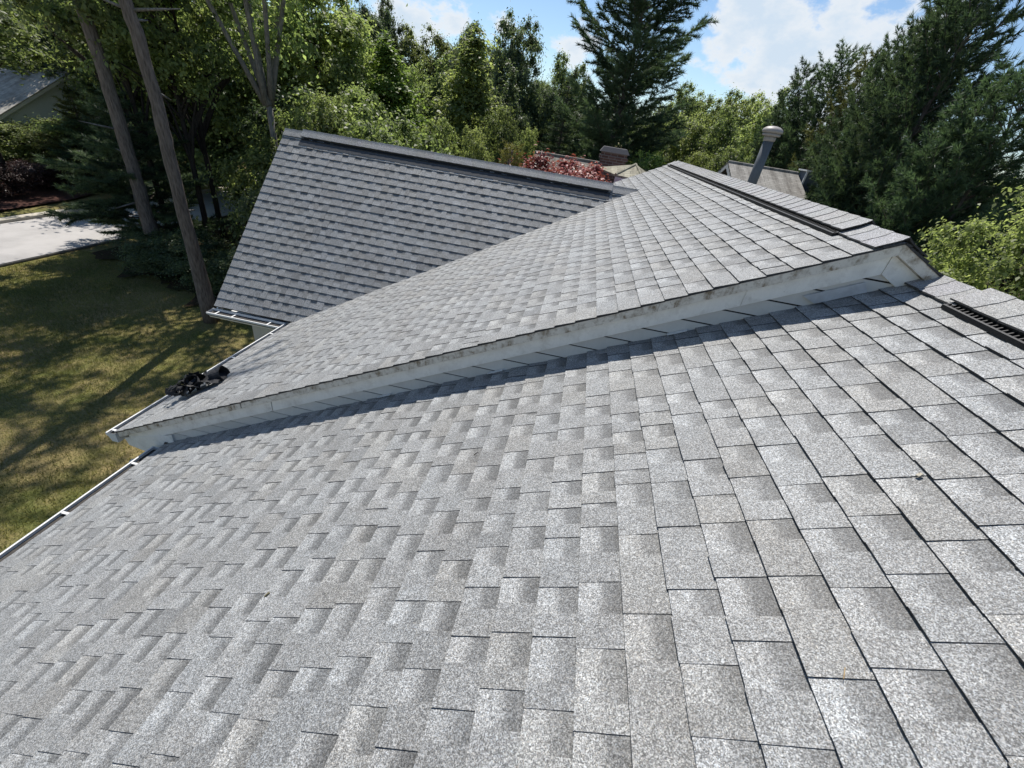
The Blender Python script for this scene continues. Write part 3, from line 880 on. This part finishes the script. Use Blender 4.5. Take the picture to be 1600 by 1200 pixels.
ch = b.build('chimney', brick_mat(), n1)
b = MB(); b.prism([(cp.x-.46, cp.y-.31, cp.z-.14), (cp.x+.46, cp.y-.31, cp.z-.14), (cp.x+.36, cp.y-.2, cp.z), (cp.x-.36, cp.y-.2, cp.z)], (0, .6, 0))
b.build('crown', plain('chimney_crown', (.10, .095, .10), .8), ch)
# small hipped roof beside the chimney
ap = at(994, 257, 13.6); cl = at(962, 273, 13.0); crn = at(1006, 282, 12.6)
hm = far_roof_mat('hip_roof', (.34, .32, .25))
for k, (p, q) in enumerate(((cl, crn), (crn, crn+Vector((.5, 1.9, 0))), (cl+Vector((-.5, 1.9, 0)), cl))):
    q = Vector((q.x, q.y, cl.z)); p = Vector((p.x, p.y, cl.z))
    b = MB(); b.prism([p, q, ap], (0, 0, -.05)); b.build('hip_slope', hm, n1)
b = MB(); b.tube([cl, ap], [.045, .045], 6); b.build('hip_cap', hm, n1)
b = MB(); b.tube([ap, Vector((crn.x, crn.y, cl.z))], [.03, .03], 6); b.build('hip_cap', hm, n1)
b = MB(); q = Vector((crn.x, crn.y, cl.z)); b.box(cl+Vector((0, 0, -.20)), q-cl, (0, .03, 0), (0, 0, .15)); b.build('fascia', GUTTER, n1)
b = MB(); b.prism([cl+Vector((.15, .2, -.15)), q+Vector((-.15, .2, -.15)), q+Vector((-.1, 1.8, -.15)), cl+Vector((.1, 1.8, -.15))], (0, 0, -(cl.z-.15))); b.build('wall', WALL, n1)

r0 = at(1138, 253, 19.0); r1 = at(1250, 269, 19.0); ec = at(1259, 312, 18.2)
n2 = simple_house('neighbour_house', 'weathered pale grey roofed house behind the flue pipe', r0.x, r1.x+.25, r0.y, r0.z, max(1.0, r0.y-ec.y), r0.z-ec.z, (.30, .29, .275), (.13, .15, .18))
# chase with pale corner boards at its right end
k0 = at(1262, 268, 19.6)
b = MB(); b.box((k0.x-.12, k0.y-.3, 2.0), (.50, 0, 0), (0, .6, 0), (0, 0, k0.z-2.0)); cs = b.build('chase', plain('chase_siding', (.11, .13, .16), .6), n2)
for xx in (k0.x-.15, k0.x+.36):
    b = MB(); b.box((xx, k0.y-.325, 2.0), (.055, 0, 0), (0, .055, 0), (0, 0, k0.z-2.0+.03)); b.build('corner_board', GUTTER, cs)
b = MB(); b.box((k0.x-.18, k0.y-.35, k0.z), (.62, 0, 0), (0, .7, 0), (0, 0, .05)); b.build('chase_cap', GUTTER, cs)
b = MB(); b.tube([(r1.x+.2, ec.y-.05, ec.z-.1), (r1.x+.3, ec.y-.05, ec.z-.3), (r1.x+.3, ec.y+.1, ec.z-.5), (r1.x+.3, ec.y+.1, 0.1)], [.04]*4, 8); b.build('downspout', FLUE, n2)
n3p = at(0, 106, 38)
n3 = simple_house('neighbour_house', 'pale roofed house with bluish white wall across the road', n3p.x-9, n3p.x+2.2, n3p.y+1.5, n3p.z+.2, 4.2, 2.2, (.42, .40, .37), (.66, .72, .78))

# ------------------------------------------------------------------ vegetation
def np_mesh(name, V, Fq, T, mat, smooth=False):
    me = bpy.data.meshes.new(name)
    n = len(V); k = Fq.shape[1]; nf = len(Fq)
    me.vertices.add(n); me.vertices.foreach_set('co', V.astype(np.float32).ravel())
    me.loops.add(nf*k); me.loops.foreach_set('vertex_index', Fq.astype(np.int32).ravel())
    me.polygons.add(nf); me.polygons.foreach_set('loop_start', np.arange(0, nf*k, k, dtype=np.int32))
    me.update(calc_edges=True)
    a = me.color_attributes.new('tint', 'FLOAT_COLOR', 'POINT')
    c = np.ones((n, 4), np.float32); c[:, :2] = T; c[:, 2] = 0
    a.data.foreach_set('color', c.ravel())
    me.materials.append(mat)
    return me
def unit(a): return a/np.maximum(np.linalg.norm(a, axis=1, keepdims=True), 1e-9)
def leaves(name, C, Nrm, size, clump, rng, mat, aspect=.55):
    """one diamond leaf at each centre, folded a little along its midrib"""
    n = len(C)
    nrm = unit(Nrm + rng.normal(0, .55, (n, 3)))
    d = unit(np.cross(nrm, rng.normal(0, 1, (n, 3)))); e = np.cross(nrm, d)
    s = (size*rng.uniform(.6, 1.35, n))[:, None]
    V = np.empty((n, 4, 3))
    V[:, 0] = C-d*s*.5; V[:, 1] = C+e*s*aspect*.5+nrm*s*.10; V[:, 2] = C+d*s*.5-nrm*s*.08; V[:, 3] = C-e*s*aspect*.5+nrm*s*.10
    T = np.repeat(np.stack([rng.random(n), clump], 1), 4, axis=0)
    return np_mesh(name, V.reshape(-1, 3), np.arange(n*4).reshape(n, 4), T, mat)
def blades(name, C, D, length, width, clump, rng, mat):
    """thin needle blades from C along D"""
    n = len(C)
    e = unit(np.cross(D, rng.normal(0, 1, (n, 3))))*width*.5
    L_ = (length*rng.uniform(.7, 1.25, n))[:, None]
    V = np.empty((n, 3, 3)); V[:, 0] = C-e; V[:, 1] = C+e; V[:, 2] = C+D*L_
    T = np.repeat(np.stack([rng.random(n), clump], 1), 3, axis=0)
    return np_mesh(name, V.reshape(-1, 3), np.arange(n*3).reshape(n, 3), T, mat)

def mesh_of(mb, name, mat, smooth=True):
    me = bpy.data.meshes.new(name); me.from_pydata(mb.v, [], mb.f)
    me.materials.append(mat)
    if smooth: me.shade_smooth()
    return me

def broadleaf(seed, H, R, base, nclump, per, leaf, shape='round', bark=BARK_DARK, mat=LEAF_OAK, trunk_r=.16, limbs=22, rcl=.23, stems=1, flat=.62, fork=0.0):
    """(trunk mesh, crown mesh, H, R): clumps of leaves through an uneven crown, carried by tapered limbs"""
    rng = np.random.default_rng(seed); rnd = random.Random(seed)
    cz, rz = (H+base)/2, (H-base)/2
    cen = []
    while len(cen) < nclump:
        d = unit(rng.normal(0, 1, (1, 3)))[0]
        r = .30+.70*rng.random()**.45
        lump = 1+.30*noise.noise(Vector((d[0]*1.7+seed, d[1]*1.7, d[2]*1.7)))
        zz = d[2]*r*lump
        w = 1.0
        if shape == 'cone': w = max(.12, .98-.80*(zz*.5+.5))*1.25
        elif shape == 'oval': w = max(.2, 1-.42*(zz*.5+.5))*1.2
        elif shape == 'vase': w = .55+.55*(zz*.5+.5)
        cen.append((d[0]*r*lump*R*w, d[1]*r*lump*R*w, cz+zz*rz))
    cen = np.array(cen)
    rc = R*rcl*rng.uniform(.65, 1.4, nclump)
    cnt = np.maximum(20, (per*(rc/(R*rcl))**1.6)).astype(int)
    ids = np.repeat(np.arange(nclump), cnt)
    g = unit(rng.normal(0, 1, (len(ids), 3)))
    rad = np.minimum(np.abs(rng.normal(0, .62, len(ids))), 1.7)
    off = g*(rad*rc[ids])[:, None]*np.array([1, 1, flat]); 
    off[:, 2] -= .25*rc[ids]*rad**2*(g[:, 0]**2+g[:, 1]**2)
    P = cen[ids]+off
    ax = P-np.array([0, 0, cz]); ax[:, 2] *= R/rz
    Nrm = g*.7+unit(ax)*.5+np.array([0, 0, .6])
    ctone = rng.random(nclump)
    crown = leaves('crown', P, Nrm, leaf, ctone[ids], rng, mat)
    tb = MB()
    if fork:
        tb.tube([(0, 0, -.15), (.03, .02, fork*.5), (0, 0, fork+.25)], [trunk_r*1.35, trunk_r, trunk_r*.92], 10)
    for st in range(stems):
        a = 6.283*st/stems+rnd.uniform(-.4, .4) if stems > 1 else 0
        lean = (R*rnd.uniform(.45, 1.0) if stems > 1 else 0)
        topz = base+(H-base)*rnd.uniform(.72, .88)
        pts = []; rad_ = []
        ph = rnd.uniform(0, 6)
        for i in range(9):
            t = i/8
            ln = lean*t
            pts.append((math.cos(a)*ln+.10*R*.2*math.sin(3*t+ph), math.sin(a)*ln+.10*R*.2*math.cos(2.3*t+ph), (fork if fork else -.15)+t*(topz-(fork if fork else -.15))))
            rad_.append(trunk_r*((1.35 if i == 0 else 1.0)*(1-t)**.8+.10)*(.7 if stems > 1 else 1))
        tb.tube(pts, rad_, 9)
        for k in range(limbs//stems):
            t = rnd.uniform(.30, .9); q = t*8; i = int(q); fr = q-i
            o = Vector(pts[i]).lerp(Vector(pts[min(8, i+1)]), fr)
            cs = sorted(range(nclump), key=lambda c: (Vector(cen[c])-o).length+abs(Vector(cen[c]).z-o.z-1.0)*.6)
            tgt = Vector(cen[cs[rnd.randint(0, min(14, nclump-1))]])
            mid = o.lerp(tgt, .5)+Vector((0, 0, .12*(tgt-o).length))
            rr = trunk_r*(1-t)**.8*.5+.02
            tb.tube([o, o.lerp(mid, .5)+Vector((0, 0, .02)), mid, mid.lerp(tgt, .55), tgt], [rr, rr*.8, rr*.6, rr*.4, rr*.15], 6, cap=False)
    return mesh_of(tb, 'trunk', bark), crown, H, R

def conifer(seed, H, R, base, whorl=.55, per=6, blade=.20, width=.022, tuft=9, mat=NEEDLE, bark=BARK_PINE, up=.30, taper=.75, twigs=9, trunk_r=.2, droop=0.0, dead=0, jag=.35):
    rng = np.random.default_rng(seed); rnd = random.Random(seed)
    tb = MB()
    pts = [(.06*math.sin(z_*.4+seed), .06*math.cos(z_*.5+seed), z_) for z_ in np.linspace(-.15, H*.985, 12)]
    tb.tube(pts, [trunk_r*(1.25 if i == 0 else 1)*(1-i/11)**.8+.015 for i in range(12)], 9)
    TW = []          # twigs: start, direction, length, tone
    z_ = base
    def add_branch(z_, ln, az, rise):
        d = Vector((math.cos(az), math.sin(az), 0))
        o = Vector((0, 0, z_)); P = []
        for i in range(6):
            t = i/5
            P.append(o+d*ln*t+Vector((0, 0, ln*(rise*t - droop*t*t + .10*t**3))))
        r0 = .012+.010*ln
        tb.tube(P, [r0*(1-t*.85) for t in (0, .2, .4, .6, .8, 1)], 5, cap=False)
        nt = max(4, int(twigs*ln/R+2))
        tone = rnd.random()
        for k in range(nt):
            t = min(1.0, .22+.78*(k+rnd.random()*.6)/nt)
            q = t*5; i = min(int(q), 4)
            b0 = P[i].lerp(P[i+1], q-i)
            side = 1 if k % 2 else -1
            tl = (ln*rnd.uniform(.14, .34)+.12)*(1.3-t*.7)
            td = (d*rnd.uniform(.4, 1.0)+Vector((-d.y, d.x, 0))*side*rnd.uniform(.25, 1.1)+Vector((0, 0, rnd.uniform(-.12, .5)*(1-droop)))).normalized()
            if k == nt-1: td = (d+Vector((0, 0, .35*(1-droop)))).normalized(); tl = ln*.10+.1
            TW.append((*b0, *td, tl, tone))
    while z_ < H*.985:
        f = (z_-base)/(H-base)
        prof = (1-f)**taper*(.55+.45*min(1, (f+.06)/.22))
        n = per if f < .9 else max(3, per-2)
        a0 = rnd.uniform(0, 6.28)
        for k in range(n):
            ln = R*prof*rnd.uniform(1-jag, 1+jag*.6)+.10
            add_branch(z_+rnd.uniform(-.2, .2)*whorl, ln, a0+6.283*k/n+rnd.uniform(-.3, .3), up*rnd.uniform(.5, 1.4)+.55*f)
        z_ += whorl*rnd.uniform(.75, 1.25)
    for k in range(dead):
        zz = rnd.uniform(base*.25, base); az = rnd.uniform(0, 6.28); ln = rnd.uniform(.3, 1.5)
        d = Vector((math.cos(az), math.sin(az), rnd.uniform(-.15, .25)))
        tb.tube([Vector((0, 0, zz)), Vector((0, 0, zz))+d*ln*.5, Vector((0, 0, zz))+d*ln+Vector((0, 0, -.1*ln))], [.025, .016, .006], 5, cap=False)
    TW = np.array(TW)
    cnt = np.maximum(2, (TW[:, 6]/(blade*.42))).astype(int)*tuft
    ids = np.repeat(np.arange(len(TW)), cnt); n = len(ids)
    C = TW[ids, :3]+TW[ids, 3:6]*(TW[ids, 6]*rng.random(n)**.8)[:, None]
    D = unit(TW[ids, 3:6]*.9+rng.normal(0, .5, (n, 3))+np.array([0, 0, .16*(1-droop)]))
    K = TW[ids, 7]
    return mesh_of(tb, 'trunk', bark), blades('crown', C, D, blade, width, K, rng, mat), H, R

def plant(name, tpl, loc, H, R, rot, label, cat='tree', group=None, mat=None, bark=None, trunk_name='trunk', crown_name='crown'):
    tm, cm, H0, R0 = tpl
    t = thing(name, label, cat, loc, group)
    t.rotation_euler = (0, 0, rot); t.scale = (R/R0, R/R0, H/H0)
    for nm, me, mt in ((trunk_name, tm, bark), (crown_name, cm, mat)):
        o = bpy.data.objects.new(nm, me); COL.objects.link(o); o.parent = t
        if mt is not None:
            o.material_slots[0].link = 'OBJECT'; o.material_slots[0].material = mt
    return t
rt = random.Random(77)
def wood(name, tpl, u, v, D, Rpx, label, group=None, mat=None, cat='tree', bark=None, rot=None):
    """tree whose top shows at pixel u,v, D metres off, about 2*Rpx pixels wide"""
    P = at(u, v, D)
    depth = (P-Vector((0, 0, CZ))).dot(FX)
    R = Rpx*depth/F
    return plant(name, tpl, (P.x, P.y, 0), P.z, R, rt.uniform(0, 6.28) if rot is None else rot, label, cat, group, mat, bark)

T_ROUND = broadleaf(1, 12, 4.2, 1.2, 230, 210, .25, rcl=.21)
T_ROUND2 = broadleaf(2, 13, 4.0, 1.6, 240, 200, .24, rcl=.21)
T_OVAL = broadleaf(3, 13, 3.2, 1.2, 220, 160, .23, 'oval', rcl=.22)
T_CONE = broadleaf(4, 10, 2.6, .5, 190, 170, .19, 'cone', rcl=.22)
T_FINE = broadleaf(5, 9, 2.6, .5, 210, 230, .13, 'oval', rcl=.22)
T_SHRUB = broadleaf(6, 3.2, 1.7, .15, 90, 260, .10, 'round', trunk_r=.05, limbs=14, rcl=.26, stems=3)
T_VASE = broadleaf(7, 15, 4.2, 6.8, 120, 150, .15, 'vase', BARK_GREY, LEAF_LIGHT, .10, 54, .20, 7, fork=4.9)
T_PINE = conifer(11, 17, 4.0, 2.5, .62, 6, .30, .036, 13, twigs=22, up=.26, taper=.5)
T_PINE2 = conifer(12, 14, 3.4, 1.0, .52, 6, .28, .036, 13, up=.30, jag=.45, twigs=19, taper=.5)
T_SPRUCE = conifer(13, 11, 2.4, .3, .36, 7, .20, .030, 8, up=.05, taper=.9, droop=.25, jag=.25, twigs=14)
T_TALLPINE = conifer(14, 23, 4.2, 9.5, 1.0, 5, .28, .030, 8, trunk_r=.24, dead=16, taper=.6, twigs=14, jag=.6)
T_YOUNG = conifer(15, 7.0, 2.9, .5, .46, 6, .22, .028, 16, up=.12, droop=.14, jag=.6, twigs=24)

# the two tall pines on the lawn's edge: trunks follow the photo, crowns above
def lawn_pine(pxs, D, r0, label, seed, toplen, crown_from):
    pts = [at(u, v, D) for u, v in pxs]
    base = Vector((pts[0].x, pts[0].y, 0))
    t = thing('pine_tree', label, 'tree', base)
    pts[0].z = -.15
    d = (pts[-1]-pts[-2]).normalized()
    d = (d+Vector((0, 0, 1.2))).normalized()
    while pts[-1].z < toplen: pts.append(pts[-1]+d*1.6)
    tb = MB(); n = len(pts)
    rad = [r0*(1-.75*max(0, p.z)/toplen) for p in pts]; rad[0] *= 1.35
    # finer spacing for a knotty outline
    P2 = []; R2 = []
    rr = random.Random(seed)
    for i in range(n-1):
        for k in range(4):
            f = k/4; P2.append(pts[i].lerp(pts[i+1], f)-base+Vector((rr.uniform(-.012, .012), rr.uniform(-.012, .012), 0))); R2.append((rad[i]*(1-f)+rad[i+1]*f)*rr.uniform(.96, 1.04))
    P2.append(pts[-1]-base); R2.append(.03)
    if R2[0] > 0: R2[1] *= 1.06
    tb.tube(P2, R2, 14)
    o = bpy.data.objects.new('trunk', mesh_of(tb, 'trunk', BARK_PINE)); COL.objects.link(o); o.parent = t
    # dead branch stubs
    for k in range(12):
        i = rr.randint(4, len(P2)-6); az = rr.uniform(0, 6.28); ln = rr.uniform(.15, .9)
        q = Vector((math.cos(az), math.sin(az), rr.uniform(-.3, .4))).normalized()
        sb = MB(); sb.tube([P2[i], P2[i]+q*(R2[i]+ln*.5), P2[i]+q*(R2[i]+ln)], [.035, .024, .008], 6)
        s = bpy.data.objects.new('dead_branch', mesh_of(sb, 'dead_branch', BARK_GREY)); COL.objects.link(s); s.parent = t
    # crown: reuse the tall pine's crown, slid onto the upper trunk
    tm, cm, H0, R0 = T_TALLPINE
    topv = P2[-1]
    c = bpy.data.objects.new('crown', cm); COL.objects.link(c); c.parent = t
    k = (toplen-crown_from)/(H0-9.5)
    c.scale = (1.05, 1.05, k); c.location = (topv.x*.8, topv.y*.8, toplen-H0*k)
    return t
lawn_pine([(331, 497), (285, 330), (262, 232), (246, 165), (216, 60), (195, 0)], 13.6, .155, 'tall bare trunked pine standing on the lawn beside the cross gable', 31, 20.5, 11.5)
lawn_pine([(251, 405), (227, 331), (207, 259), (184, 184), (157, 95), (131, 17)], 19.7, .205, 'tall bare trunked pine farther back near the road', 32, 24, 11.5)

P = on_ground(205, 372)
plant('young_pine', T_YOUNG, (-15.9, 14.4, 0), 5.0, 2.3, .6, 'young drooping pine with low dark boughs over the road', 'tree')
plant('young_pine', T_YOUNG, (-22.6, 21.5, 0), 6.2, 3.0, 2.9, 'young pine standing behind the drooping one by the road', 'tree')

# thin dark trees behind the pines
def thin_tree(pxs, D, r, label):
    pts = [at(u, v, D) for u, v in pxs]; base = Vector((pts[0].x, pts[0].y, 0)); pts[0].z = -.1
    d = (pts[-1]-pts[-2]).normalized(); pts += [pts[-1]+d*2+Vector((0, 0, 1)), pts[-1]+d*3+Vector((0, 0, 3))]
    return pts, base, r
TH = broadleaf(41, 11, 2.6, 4.5, 60, 240, .15, 'round', trunk_r=.11)
for u, v, D, h, lab in ((262, 345, 21.5, 12, 'thin dark trunked tree between the two tall pines'), (320, 345, 21.0, 11, 'thin dark trunked tree right of the tall pines, slightly leaning'), (343, 352, 22.0, 11.5, 'slim dark tree beside the leaning thin one')):
    p = on_ground(u, v); q = Vector((p.x, p.y, 0)); q = q*(D/q.length)
    plant('slim_tree', TH, (q.x, q.y, 0), h, 2.4, rt.uniform(0, 6), lab, mat=LEAF_OAK)

# understory along the edge of the wood, left of the cross gable
LU = 'dense dark leafy shrub in the understory by the tall pines'
for x, y, h, r, mt in ((-10.2, 14.8, 4.4, 2.0, LEAF_OAK), (-8.6, 12.6, 3.6, 1.7, LEAF_DARK), (-7.4, 13.8, 4.8, 2.0, LEAF_OAK), (-9.3, 17.2, 6.2, 2.5, LEAF_OAK), (-6.4, 15.6, 5.6, 2.2, LEAF_OAK), (-11.6, 18.5, 6.0, 2.6, LEAF_DARK)):
    plant('understory_shrub', T_SHRUB, (x, y, 0), h, r, rt.uniform(0, 6), LU if mt is LEAF_DARK else LU.replace('dense dark', 'tall mid green'), 'shrub', 'dark understory shrubs' if mt is LEAF_DARK else 'mid green understory shrubs', mt)
LL = 'low dark shrub on the shaded ground at the lawn edge'
for x, y, h, r in ((-13.4, 12.0, 1.3, 1.1), (-12.2, 12.2, 1.5, 1.2), (-10.9, 11.6, 1.2, 1.0), (-9.6, 11.6, 1.6, 1.1), (-8.4, 11.2, 1.5, 1.0)):
    plant('low_shrub', T_SHRUB, (x, y, 0), h, r, rt.uniform(0, 6), LL, 'shrub', 'low shrubs at the lawn edge', LEAF_DARK)
# beds across the road
p = on_ground(20, 302); plant('shade_tree', TH, (p.x, p.y, 0), 9.5, 3.4, 1.0, 'shade tree rooted in the mulch bed across the road', mat=LEAF_OAK)
p = on_ground(62, 293); plant('burgundy_shrub', T_SHRUB, (p.x, p.y, 0), 1.2, 1.3, .4, 'rounded burgundy shrub in the mulch bed', 'shrub', mat=LEAF_BURG)
p = on_ground(-6, 308); plant('burgundy_shrub', T_SHRUB, (p.x, p.y, 0), 1.4, 1.1, 2.0, 'dark burgundy shrub left of the shade tree trunk', 'shrub', mat=LEAF_BURG)

plant('bushy_pine', T_YOUNG, (-25.6, 21.0, 0), 4.0, 2.0, .4, 'bushy pine in front of the pale roofed house', 'tree', mat=NEEDLE_OLIVE)
for u, D, h, r in ((-25, 35, 2.6, 2.4), (35, 36, 2.2, 2.2), (95, 35, 2.8, 2.4), (150, 34, 3.2, 2.4)):
    q = at(u, 200, D); plant('hedge_shrub', T_SHRUB, (q.x, q.y, 0), h, r, u, 'spreading green shrub in front of the pale roofed house', 'shrub', 'shrubs in front of the pale roofed house', LEAF_OAK)
# many stemmed grey tree
p = at(430, 235, 19.5); plant('multi_stem_tree', T_VASE, (p.x, p.y, 0), 16, 4.6, .4, 'many stemmed grey barked tree with open pale green crown', mat=LEAF_LIGHT)

# the wood behind the roofs
GW = 'trees of the wood behind the house'
LW = {'o': 'mid green leafy tree in the wood behind the roofs', 'l': 'pale green leafy tree in the wood behind the roofs', 'd': 'dark green leafy tree in the wood behind the roofs'}
MT = {'o': LEAF_OAK, 'l': LEAF_LIGHT, 'd': LEAF_DARK}
for u, v, D, rp, tpl, k in (
    (50, -60, 40, 85, T_ROUND, 'd'), (190, -50, 34, 110, T_ROUND2, 'o'), (300, -60, 30, 140, T_ROUND, 'o'), (380, -50, 31, 120, T_OVAL, 'l'),
    (-80, -70, 48, 110, T_ROUND2, 'd'), (130, -60, 46, 95, T_ROUND, 'o'), (250, -60, 40, 110, T_OVAL, 'd'),
    (480, -60, 26, 110, T_ROUND2, 'l'), (535, -25, 31, 70, T_OVAL, 'o'), (575, 0, 42, 42, T_ROUND2, 'd'), (605, 12, 46, 36, T_ROUND, 'd'),
    (640, 52, 46, 45, T_ROUND, 'o'), (690, 48, 48, 50, T_ROUND2, 'o'), (735, 46, 46, 45, T_ROUND, 'd'), (770, 62, 44, 40, T_ROUND2, 'd'),
    (640, 95, 34, 45, T_ROUND2, 'l'), (690, 95, 32, 45, T_OVAL, 'o'), (545, 60, 25, 70, T_OVAL, 'l'), (560, 120, 22, 60, T_FINE, 'l'),
    (505, 130, 19, 55, T_FINE, 'o'), (470, 160, 17.5, 45, T_FINE, 'o'), (640, 185, 17.5, 42, T_FINE, 'l'), (585, 195, 16.5, 40, T_FINE, 'o'),
    (690, 168, 18.5, 42, T_FINE, 'l'), (745, 185, 18, 42, T_FINE, 'l'), (790, 150, 22, 42, T_FINE, 'o'), (830, 185, 19.5, 30, T_FINE, 'l'),
    (880, 95, 42, 40, T_ROUND, 'o'), (905, 110, 40, 35, T_ROUND, 'o'), (860, 125, 36, 36, T_ROUND2, 'd'), (800, 110, 33, 40, T_OVAL, 'd'),
    (1075, 140, 44, 40, T_ROUND, 'o'), (1110, 146, 47, 45, T_ROUND2, 'l'), (1150, 152, 50, 45, T_ROUND, 'o'), (1195, 146, 48, 40, T_ROUND2, 'l'), (1230, 140, 44, 40, T_OVAL, 'o'),
    (1090, 175, 32, 45, T_ROUND2, 'l'), (1140, 180, 31, 45, T_ROUND, 'o'), (1190, 175, 33, 45, T_OVAL, 'l'), (1225, 190, 30, 45, T_FINE, 'o'), (1150, 215, 26, 45, T_FINE, 'o'),
    (1215, 230, 25, 45, T_FINE, 'd'), (1100, 225, 25, 40, T_FINE, 'o'), (1040, 170, 36, 40, T_ROUND, 'o'), (930, 170, 34, 40, T_ROUND2, 'd')):
    shp = {id(T_ROUND): 'broad crowned', id(T_ROUND2): 'rounded', id(T_OVAL): 'upright oval', id(T_FINE): 'low small leaved'}[id(tpl)]
    where = 'beyond the lawn pines' if u < 450 else ('behind the cross gable ridge' if u < 720 else ('between the dark oak and the spreading pine' if u < 960 else 'between the spreading pine and the dark pine row'))
    lab = '%s %s tree %s' % (shp, {'o': 'mid green', 'l': 'pale green', 'd': 'dark green'}[k], where)
    wood('wood_tree', tpl, u, v, D, rp, lab, lab.replace(' tree ', ' trees '), MT[k])
wood('conical_tree', T_CONE, 605, 78, 24, 96, 'bright green feathery cone shaped tree behind the cross gable ridge', mat=LEAF_BRIGHT)
wood('conical_tree', T_CONE, 742, 66, 27, 98, 'broad yellow green cone shaped tree in front of the tall dark oak', mat=LEAF_LIGHT)
wood('oak_tree', T_ROUND2, 815, 22, 38, 48, 'tall dark oak rising above the wood against the sky', mat=LEAF_DARK)
T_BIGPINE = conifer(16, 21, 4.6, 4.6, .64, 5, .32, .038, 14, twigs=28, up=.34, taper=.42, jag=.62)
wood('pine_tree', T_BIGPINE, 1075, -290, 25.5, 135, 'tall dark pine with spreading boughs against the clouds', rot=.7)
wood('spruce_tree', T_SPRUCE, 893, 112, 30, 48, 'dark spruce beside the tall spreading pine', mat=NEEDLE)
wood('spruce_tree', T_SPRUCE, 950, 185, 24, 40, 'small dark spruce below the tall spreading pine', mat=NEEDLE)
LC = 'dark feathery pine in the row behind the right hand roofs'
for u, v, D, rp, tpl, mt in ((1268, 98, 25, 52, T_PINE2, NEEDLE), (1330, 72, 24, 62, T_PINE, NEEDLE), (1375, 78, 22.5, 58, T_PINE2, NEEDLE_OLIVE), (1425, 46, 21, 62, T_PINE, NEEDLE),
    (1480, 20, 19.5, 75, T_PINE2, NEEDLE), (1530, -60, 18, 95, T_PINE, NEEDLE), (1610, -120, 17, 105, T_PINE2, NEEDLE), (1310, 170, 21, 60, T_SPRUCE, NEEDLE), (1400, 190, 17, 75, T_SPRUCE, NEEDLE),
    (1480, 210, 15, 85, T_SPRUCE, NEEDLE), (1560, 120, 14, 95, T_PINE2, NEEDLE), (1670, 60, 14, 120, T_PINE, NEEDLE)):
    rp *= 1.12
    lab = ('olive tinged feathery pine in the row behind the flue pipe' if mt is NEEDLE_OLIVE else 'low drooping dark spruce at the foot of the pine row' if tpl is T_SPRUCE
           else 'tall dark open boughed pine in the row behind the flue pipe' if tpl is T_PINE else 'bushy dark pine in the row behind the flue pipe')
    wood('drooping_spruce' if tpl is T_SPRUCE else 'feathery_pine', tpl, u, v, D, rp, lab, lab.replace(' pine ', ' pines ').replace(' spruce ', ' spruces '), mt)
# leafy tree on the right, in the sun
T_NEAR = broadleaf(51, 6.6, 2.3, .8, 230, 250, .075, 'round', mat=LEAF_LIGHT, trunk_r=.10, rcl=.16)
p = at(1790, 200, 9.8); plant('leafy_tree', T_NEAR, (p.x, p.y, 0), p.z, 1.75, .3, 'sunlit leafy tree beside the ridge of the lower roof', mat=LEAF_LIGHT)
p = at(1690, 385, 9.0); plant('leafy_tree', T_NEAR, (p.x, p.y, 0), p.z, 1.25, 1.9, 'low leafy tree in front of the taller sunlit one', mat=LEAF_LIGHT)
p = at(1455, 408, 9.5); plant('leafy_tree', T_NEAR, (p.x, p.y, 0), p.z, .9, 2.3, 'shorter leafy tree behind the end of the higher ridge', mat=LEAF_OAK)
plant('leafy_tree', T_NEAR, (9.2, 10.4, 0), 5.0, 2.2, 4.3, 'dark leafy tree between the sunlit one and the pines', mat=LEAF_DARK)

# planting behind the cross gable
T_MAPLE = broadleaf(52, 5.4, 1.5, 3.2, 170, 420, .085, 'round', BARK_DARK, LEAF_RED, .06, 18, .24)
p = at(890, 249, 12.2); plant('red_maple', T_MAPLE, (p.x, p.y, 0), p.z+.10, 1.75, .5, 'small red leaved maple just behind the cross gable ridge')
T_CYP = conifer(53, 5.0, .8, .3, .16, 6, .10, .016, 9, mat=LEAF_GOLD, up=.5, taper=.8, twigs=10, trunk_r=.05)
p = at(800, 236, 11.6); plant('golden_cypress', T_CYP, (p.x, p.y, 0), p.z+.1, .8, .2, 'golden green cypress beside the red maple', mat=LEAF_GOLD)
p = at(1028, 224, 18.5); plant('green_shrub', T_FINE, (p.x, p.y, 0), p.z, 1.55, 1.2, 'bright green rounded shrub tree behind the end of the higher ridge', mat=LEAF_BRIGHT)
# far backdrop row
for i, u in enumerate(range(-150, 1800, 75)):
    tpl = (T_ROUND, T_ROUND2, T_OVAL)[i % 3]
    hz = 190+(u-800)*.167
    wood('far_tree', tpl, u, hz-48-(i*37 % 20), 62+(i*13 % 9), 55, 'distant leafy tree closing the view behind the wood', 'distant trees closing the view', (LEAF_OAK, LEAF_DARK)[i % 2])

# grass on the near lawn
def grass():
    rng = np.random.default_rng(9); n = 170000
    x = rng.uniform(-17, -4.3, n); y = rng.uniform(-1, 12.5, n)
    k = .5*np.sin(x*1.3+np.sin(y*.9)*1.7)*np.sin(y*1.1+np.sin(x*.7)*1.3)+.25*np.sin(x*3.7+y*2.1)
    C = np.stack([x, y, np.full(n, -.06)], 1)
    D = unit(np.stack([rng.normal(0, .45, n), rng.normal(0, .45, n), np.ones(n)], 1))
    me = blades('grass', C, D, .075, .011, np.clip(k+.5, 0, 1), rng, GRASS_BLADE)
    o = link('grass', me, kind='stuff'); tag(o, 'short dry grass growing on the lawn', 'grass')
grass()
